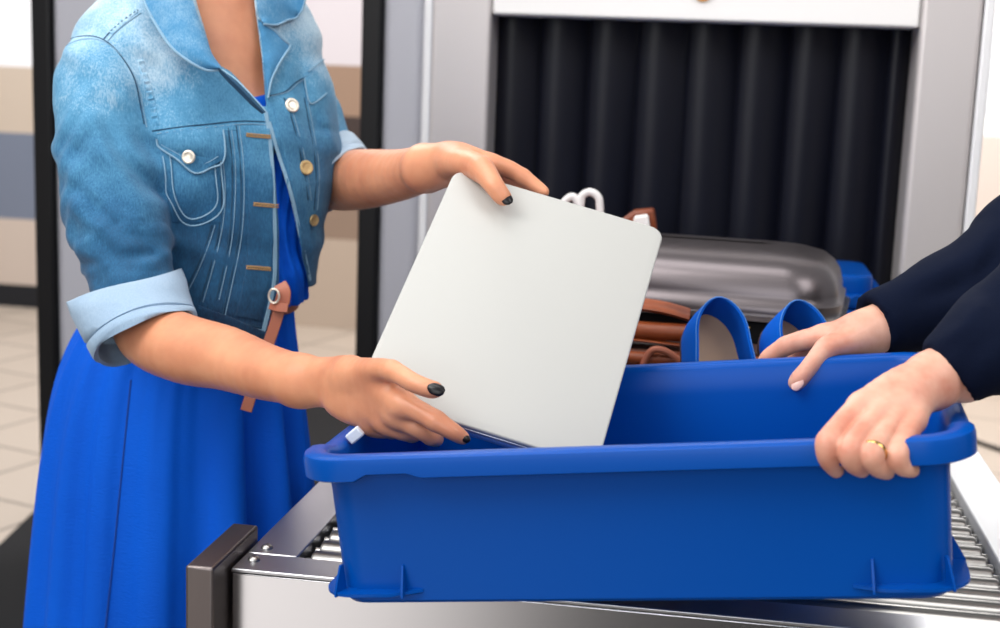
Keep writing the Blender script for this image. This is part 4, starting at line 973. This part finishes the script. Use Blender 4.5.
# painted nails
nl = lambda x, y, Y, x2, y2, Y2, L, W_, m, tilt=A3(0, 0, 0), par=bd: nail('fingernail', at(x, y, Y), at(x2, y2, Y2)-at(x, y, Y), unit(-ray(x, y))+tilt, L, W_, m, par)
nl(436, 388, 1.0985, 445, 391, 1.098, .0075, .0052, MT['nail_black'], A3(.1, 0, .45))
nl(467, 438, 1.1150, 473, 442, 1.117, .0040, .0035, MT['nail_black'], A3(.5, 0, .5))
nl(506, 196, 1.3455, 511, 202, 1.343, .0085, .0058, MT['nail_black'], A3(.45, 0, .15))
hair = G(hc-.16, hc+.16, .006); hair.ell(hc+A3(0, 0, .02)-FW*.02, (.090, .102, .108), .01); hair.ell(hc-FW*.07-A3(0, 0, .06), (.06, .06, .09), .04)
Xh, Yh, Zh = np.meshgrid(*hair.ax, indexing='ij'); ff = (Xh-hc[0])*FW[0]+(Yh-hc[1])*FW[1]; hair.f = np.maximum(hair.f, np.minimum(ff-.045, -(Zh-hc[2]-.03)+0*ff).astype(np.float32)*1.0 if False else np.where(Zh < hc[2]+.045, ff-.02, -1).astype(np.float32))
obj('hair', *hair.mesh(2), MT['hair'], wo)
for sg in (-1, 1):
    an = A3(-.63, 1.6, -1.27)+SW*sg*.07-FW*.015
    g = G(an-A3(.2, .2, .08), an+A3(.25, .25, .04), .005); g.chain([(an-A3(0, 0, .034)-FW*.012, .030), (an+FW*.07-A3(0, 0, .036), .032), (an+FW*.155-A3(0, 0, .046), .022)], .02)
    _, _, Zg = np.meshgrid(*g.ax, indexing='ij'); g.f = np.maximum(g.f, np.maximum(Zg-(an[2]-.018), -1.325-Zg).astype(np.float32)); obj('shoe', *g.mesh(1), MT['black'], wo)

# ================================================================ the man in navy
mn = thing('person', 'person in navy jacket holding the blue tray with both hands', 'person', (.75, 1.3, 0))
mp = []
NA_ = [px(1050, 300, 1.165, 36), px(990, 345, 1.14, 30), px(962, 366, 1.125, 27)]
Nw1 = [px(965, 362, 1.125, 23), px(945, 366, 1.112, 22), px(925, 374, 1.10, 21)]
Nw2 = [px(965, 380, 1.12, 22), px(950, 382, 1.112, 20), px(930, 392, 1.10, 20)]
hN = dict(meta=[[px(940, 372, 1.105, 20), px(900, 384, 1.08, 17), px(861, 405, 1.052, 13.0)], [px(938, 378, 1.10, 19), px(905, 392, 1.072, 16), px(878, 415, 1.045, 12.5)], [px(938, 384, 1.10, 19), px(912, 398, 1.070, 15.5), px(895, 421, 1.044, 12)], [px(938, 390, 1.10, 17), px(922, 402, 1.075, 14), px(914, 420, 1.05, 12)]],
          thumb=[px(925, 385, 1.10, 14), px(895, 395, 1.10, 11), px(870, 410, 1.10, 9)],
          fingers=[[px(861, 405, 1.052, 12.5), px(842, 424, 1.030, 11.5), px(828, 442, 1.012, 11.4), px(828, 458, 1.012, 10), px(836, 470, 1.024, 8.2)],
                   [px(878, 415, 1.045, 12), px(862, 432, 1.022, 11.5), px(850, 450, 1.006, 11.6), px(853, 463, 1.008, 9.8), px(862, 470, 1.020, 8)],
                   [px(895, 421, 1.044, 11.8), px(882, 438, 1.020, 11.2), px(872, 455, 1.004, 11.2), px(877, 467, 1.008, 9.5), px(887, 472, 1.020, 8)],
                   [px(914, 420, 1.05, 12), px(905, 438, 1.026, 11), px(897, 455, 1.010, 10.4), px(902, 466, 1.012, 9.4), px(912, 470, 1.020, 7.8)]])
lo, hi = bounds(NA_, hN['fingers'][0], hN['fingers'][2], hN['fingers'][3]); hi[0] = min(hi[0], .36)
mp.append(limb(lo, hi, .0016, lambda g: build_hand(g, NA_, [Nw1, Nw2], hN, .0016, .006, .005)))
FA_ = [px(1010, 264, 1.455, 24), px(925, 308, 1.40, 23), px(895, 322, 1.385, 23)]
Fw1 = [px(900, 320, 1.385, 22), px(876, 324, 1.372, 19), px(858, 330, 1.362, 17)]
Fw2 = [px(900, 325, 1.385, 18), px(878, 334, 1.372, 18), px(858, 336, 1.362, 16)]
hF = dict(meta=[[px(870, 330, 1.37, 18), px(848, 333, 1.36, 15), px(824, 336, 1.36, 12)], [px(870, 330, 1.375, 17), px(846, 334, 1.372, 14), px(822, 340, 1.375, 11)], [px(870, 334, 1.38, 16), px(846, 340, 1.385, 13), px(825, 346, 1.39, 10)]],
          thumb=[px(868, 336, 1.362, 16), px(846, 342, 1.345, 13.5), px(827, 348, 1.333, 11), px(812, 364, 1.322, 9.0), px(800, 378, 1.318, 8.8), px(796, 383, 1.318, 7.8)],
          fingers=[[px(824, 337, 1.36, 11.5), px(804, 340, 1.362, 10), px(786, 346, 1.368, 9.2), px(770, 356, 1.372, 8), px(764, 362, 1.374, 6.5)],
                   [px(822, 341, 1.375, 10.5), px(806, 348, 1.384, 9.4), px(796, 362, 1.39, 8.6), px(792, 376, 1.39, 7.4)],
                   [px(825, 346, 1.39, 10), px(815, 356, 1.396, 9), px(812, 372, 1.396, 8)], [px(845, 348, 1.392, 9), px(838, 360, 1.396, 8), px(836, 374, 1.396, 7)]])
lo, hi = bounds(FA_, hF['thumb'], hF['fingers'][0], hF['fingers'][1], hF['fingers'][3]); hi[0] = min(hi[0], .40)
mp.append(limb(lo, hi, .0018, lambda g: build_hand(g, FA_, [Fw1, Fw2], hF, .002, .008, .006)))
hm = A3(.86, 1.33, .42)
shn = A3(.72, 1.10, .06); shf = A3(.74, 1.56, .06)
gg = G((.14, .98, -.30), (1.08, 1.70, .22), .008); gg.cap(A3(.88, 1.33, -.2), A3(.88, 1.33, .05), .11, .11, .03); gg.cap(A3(.88, 1.33, .05), A3(.88, 1.33, .20), .06, .06, .03); gg.cap(shn+A3(.08, .04, 0), shf+A3(.06, -.04, 0), .05, .05, .03)
gg.limbs([[(shn, .045), px(1130, 262, 1.18, 44), px(1060, 300, 1.165, 38), px(1000, 338, 1.15, 28)], [(shf, .045), px(1090, 212, 1.50, 38), px(1010, 266, 1.455, 30), px(950, 298, 1.42, 22)]], .02); mp.append(gg.mesh(1))
mp.append(limb(hm-A3(.2, .2, .42), hm+A3(.2, .2, .2), .006, lambda g: g.ell(hm, (.10, .08, .12), .02).ell(hm+A3(-.045, 0, -.06), (.055, .055, .06), .03).cap(hm+A3(0.02, 0, -.30), hm+A3(.01, 0, -.08), .066, .060, .03).cap(hm+A3(-.095, 0, .0), hm+A3(-.118, 0, -.03), .007, .013, .012).ell(hm+A3(0, .085, -.01), (.018, .01, .03), .005).ell(hm+A3(0, -.085, -.01), (.018, .01, .03), .005)))
bm_ = obj('body', *join(mp), MT['skin_man'], mn)
hr = G(hm-.17, hm+.17, .006); hr.ell(hm+A3(.015, 0, .02), (.108, .09, .122), .01); Xh, Yh, Zh = np.meshgrid(*hr.ax, indexing='ij'); hr.f = np.maximum(hr.f, np.where(Zh < hm[2]+.06, hm[0]+.0-Xh, -1).astype(np.float32)); hr.f = np.maximum(hr.f, (hm[2]-.06-Zh).astype(np.float32)); obj('hair', *hr.mesh(2), MT['hair'], mn)
nl(797, 384, 1.3085, 792, 389, 1.308, .0068, .0048, MT['nail'], A3(-.2, 0, .2), bm_)
# ring on the near hand
rp_ = at(873, 449, 1.0045); dfn = unit(hN['fingers'][2][2][0]-hN['fingers'][2][1][0]); r_ = hN['fingers'][2][2][1]*1.07
cc = hN['fingers'][2][1][0]*.22+hN['fingers'][2][2][0]*.78; u = unit(np.cross(dfn, A3(0, 0, 1))); v = np.cross(dfn, u); mb = MB(); rows = []
for a in np.linspace(0, 2*math.pi, 40, endpoint=False):
    o_ = u*math.cos(a)+v*math.sin(a); rows.append([cc+o_*(r_+q)+dfn*z for q, z in ((-.0006, -.0016), (.0009, -.0014), (.0012, 0), (.0009, .0014), (-.0006, .0016))])
vs = [v_ for r in rows for v_ in r]; fs = [(i*5+q, i*5+(q+1) % 5, ((i+1) % 40)*5+(q+1) % 5, ((i+1) % 40)*5+q) for i in range(40) for q in range(5)]
MB().add(vs, fs).build('ring', MT['gold'], mn, smooth=True)['label'] = 'plain gold ring on the ring finger'
# jacket: torso and sleeves in one cloth
shn = A3(.72, 1.10, .06); shf = A3(.74, 1.56, .06)
def open_end(ch, g, th=.004):
    pass
gm = G((.10, .98, -.42), (1.12, 1.74, .26), .0046)
gm.cap(A3(.86, 1.33, -.55), A3(.86, 1.33, .02), .155, .165, .04); gm.cap(shn+A3(.08, .04, 0), shf+A3(.06, -.04, 0), .075, .075, .06)
slN = [(shn, .072), px(1130, 262, 1.18, 74), px(1060, 300, 1.165, 68), px(1005, 336, 1.15, 56), px(974, 353, 1.122, 46), px(948, 375, 1.117, 38)]
slF = [(shf, .072), px(1090, 212, 1.50, 64), px(1010, 270, 1.455, 57), px(950, 300, 1.42, 48), px(873, 325, 1.375, 31)]
gm.chain(slN, .02); gm.chain(slF, .02)
msk, PP = gm.near(.03); qx, qy = proj(PP)
gm.f[msk] -= (folds(qx, qy, [([(985, 300), (960, 330), (935, 345)], 7, .004), ([(1000, 330), (975, 352), (960, 385)], 8, -.003), ([(1000, 225), (960, 262), (905, 285)], 9, .004), ([(1000, 255), (965, 285), (920, 300)], 8, -.005), ([(990, 235), (975, 270), (960, 310)], 7, .003)])+.0012*np.sin(PP[:, 0]*80+PP[:, 2]*50)).astype(np.float32)
Xm, Ym, Zm = np.meshgrid(*gm.ax, indexing='ij')
for ch, off in ((slN, .0), (slF, .0)):
    e_, d_ = ch[-1][0], unit(ch[-1][0]-ch[-2][0]); pl_ = (Xm-e_[0])*d_[0]+(Ym-e_[1])*d_[1]+(Zm-e_[2])*d_[2]-off
    nearc = np.sqrt((Xm-e_[0])**2+(Ym-e_[1])**2+(Zm-e_[2])**2) < .11; gm.f = np.where(nearc, np.maximum(gm.f, pl_), gm.f)
    rr_ = np.sqrt(np.maximum((Xm-e_[0])**2+(Ym-e_[1])**2+(Zm-e_[2])**2-(pl_+off)**2, 0))-(ch[-1][1]-.010)
    gm.f = np.where(nearc, np.maximum(gm.f, -np.maximum(rr_, -(pl_+.03))), gm.f)
gm.f = gm.f.astype(np.float32)
jm = obj('navy_jacket', *gm.mesh(2), MT['navy'], mn)
gl = G((.62, 1.10, -1.35), (1.10, 1.56, -.30), .008)
gl.cap(A3(.86, 1.33, -.52), A3(.86, 1.33, -.36), .145, .150, .03)
for sg in (-1, 1): gl.chain([(A3(.86, 1.33+sg*.08, -.52), .095), (A3(.85, 1.33+sg*.09, -.88), .07), (A3(.87, 1.33+sg*.10, -1.27), .055)], .02)
obj('trousers', *gl.mesh(1), MT['trousers'], mn)
for sg in (-1, 1):
    g = G((.62, 1.15+sg*.10, -1.35), (1.0, 1.51+sg*.10, -1.2), .006); g.chain([(A3(.88, 1.33+sg*.10, -1.275), .046), (A3(.80, 1.33+sg*.10, -1.285), .045), (A3(.70, 1.33+sg*.10, -1.30), .032)], .02)
    _, _, Zg = np.meshgrid(*g.ax, indexing='ij'); g.f = np.maximum(g.f, (-1.326-Zg).astype(np.float32)); obj('shoe', *g.mesh(1), MT['black'], mn)
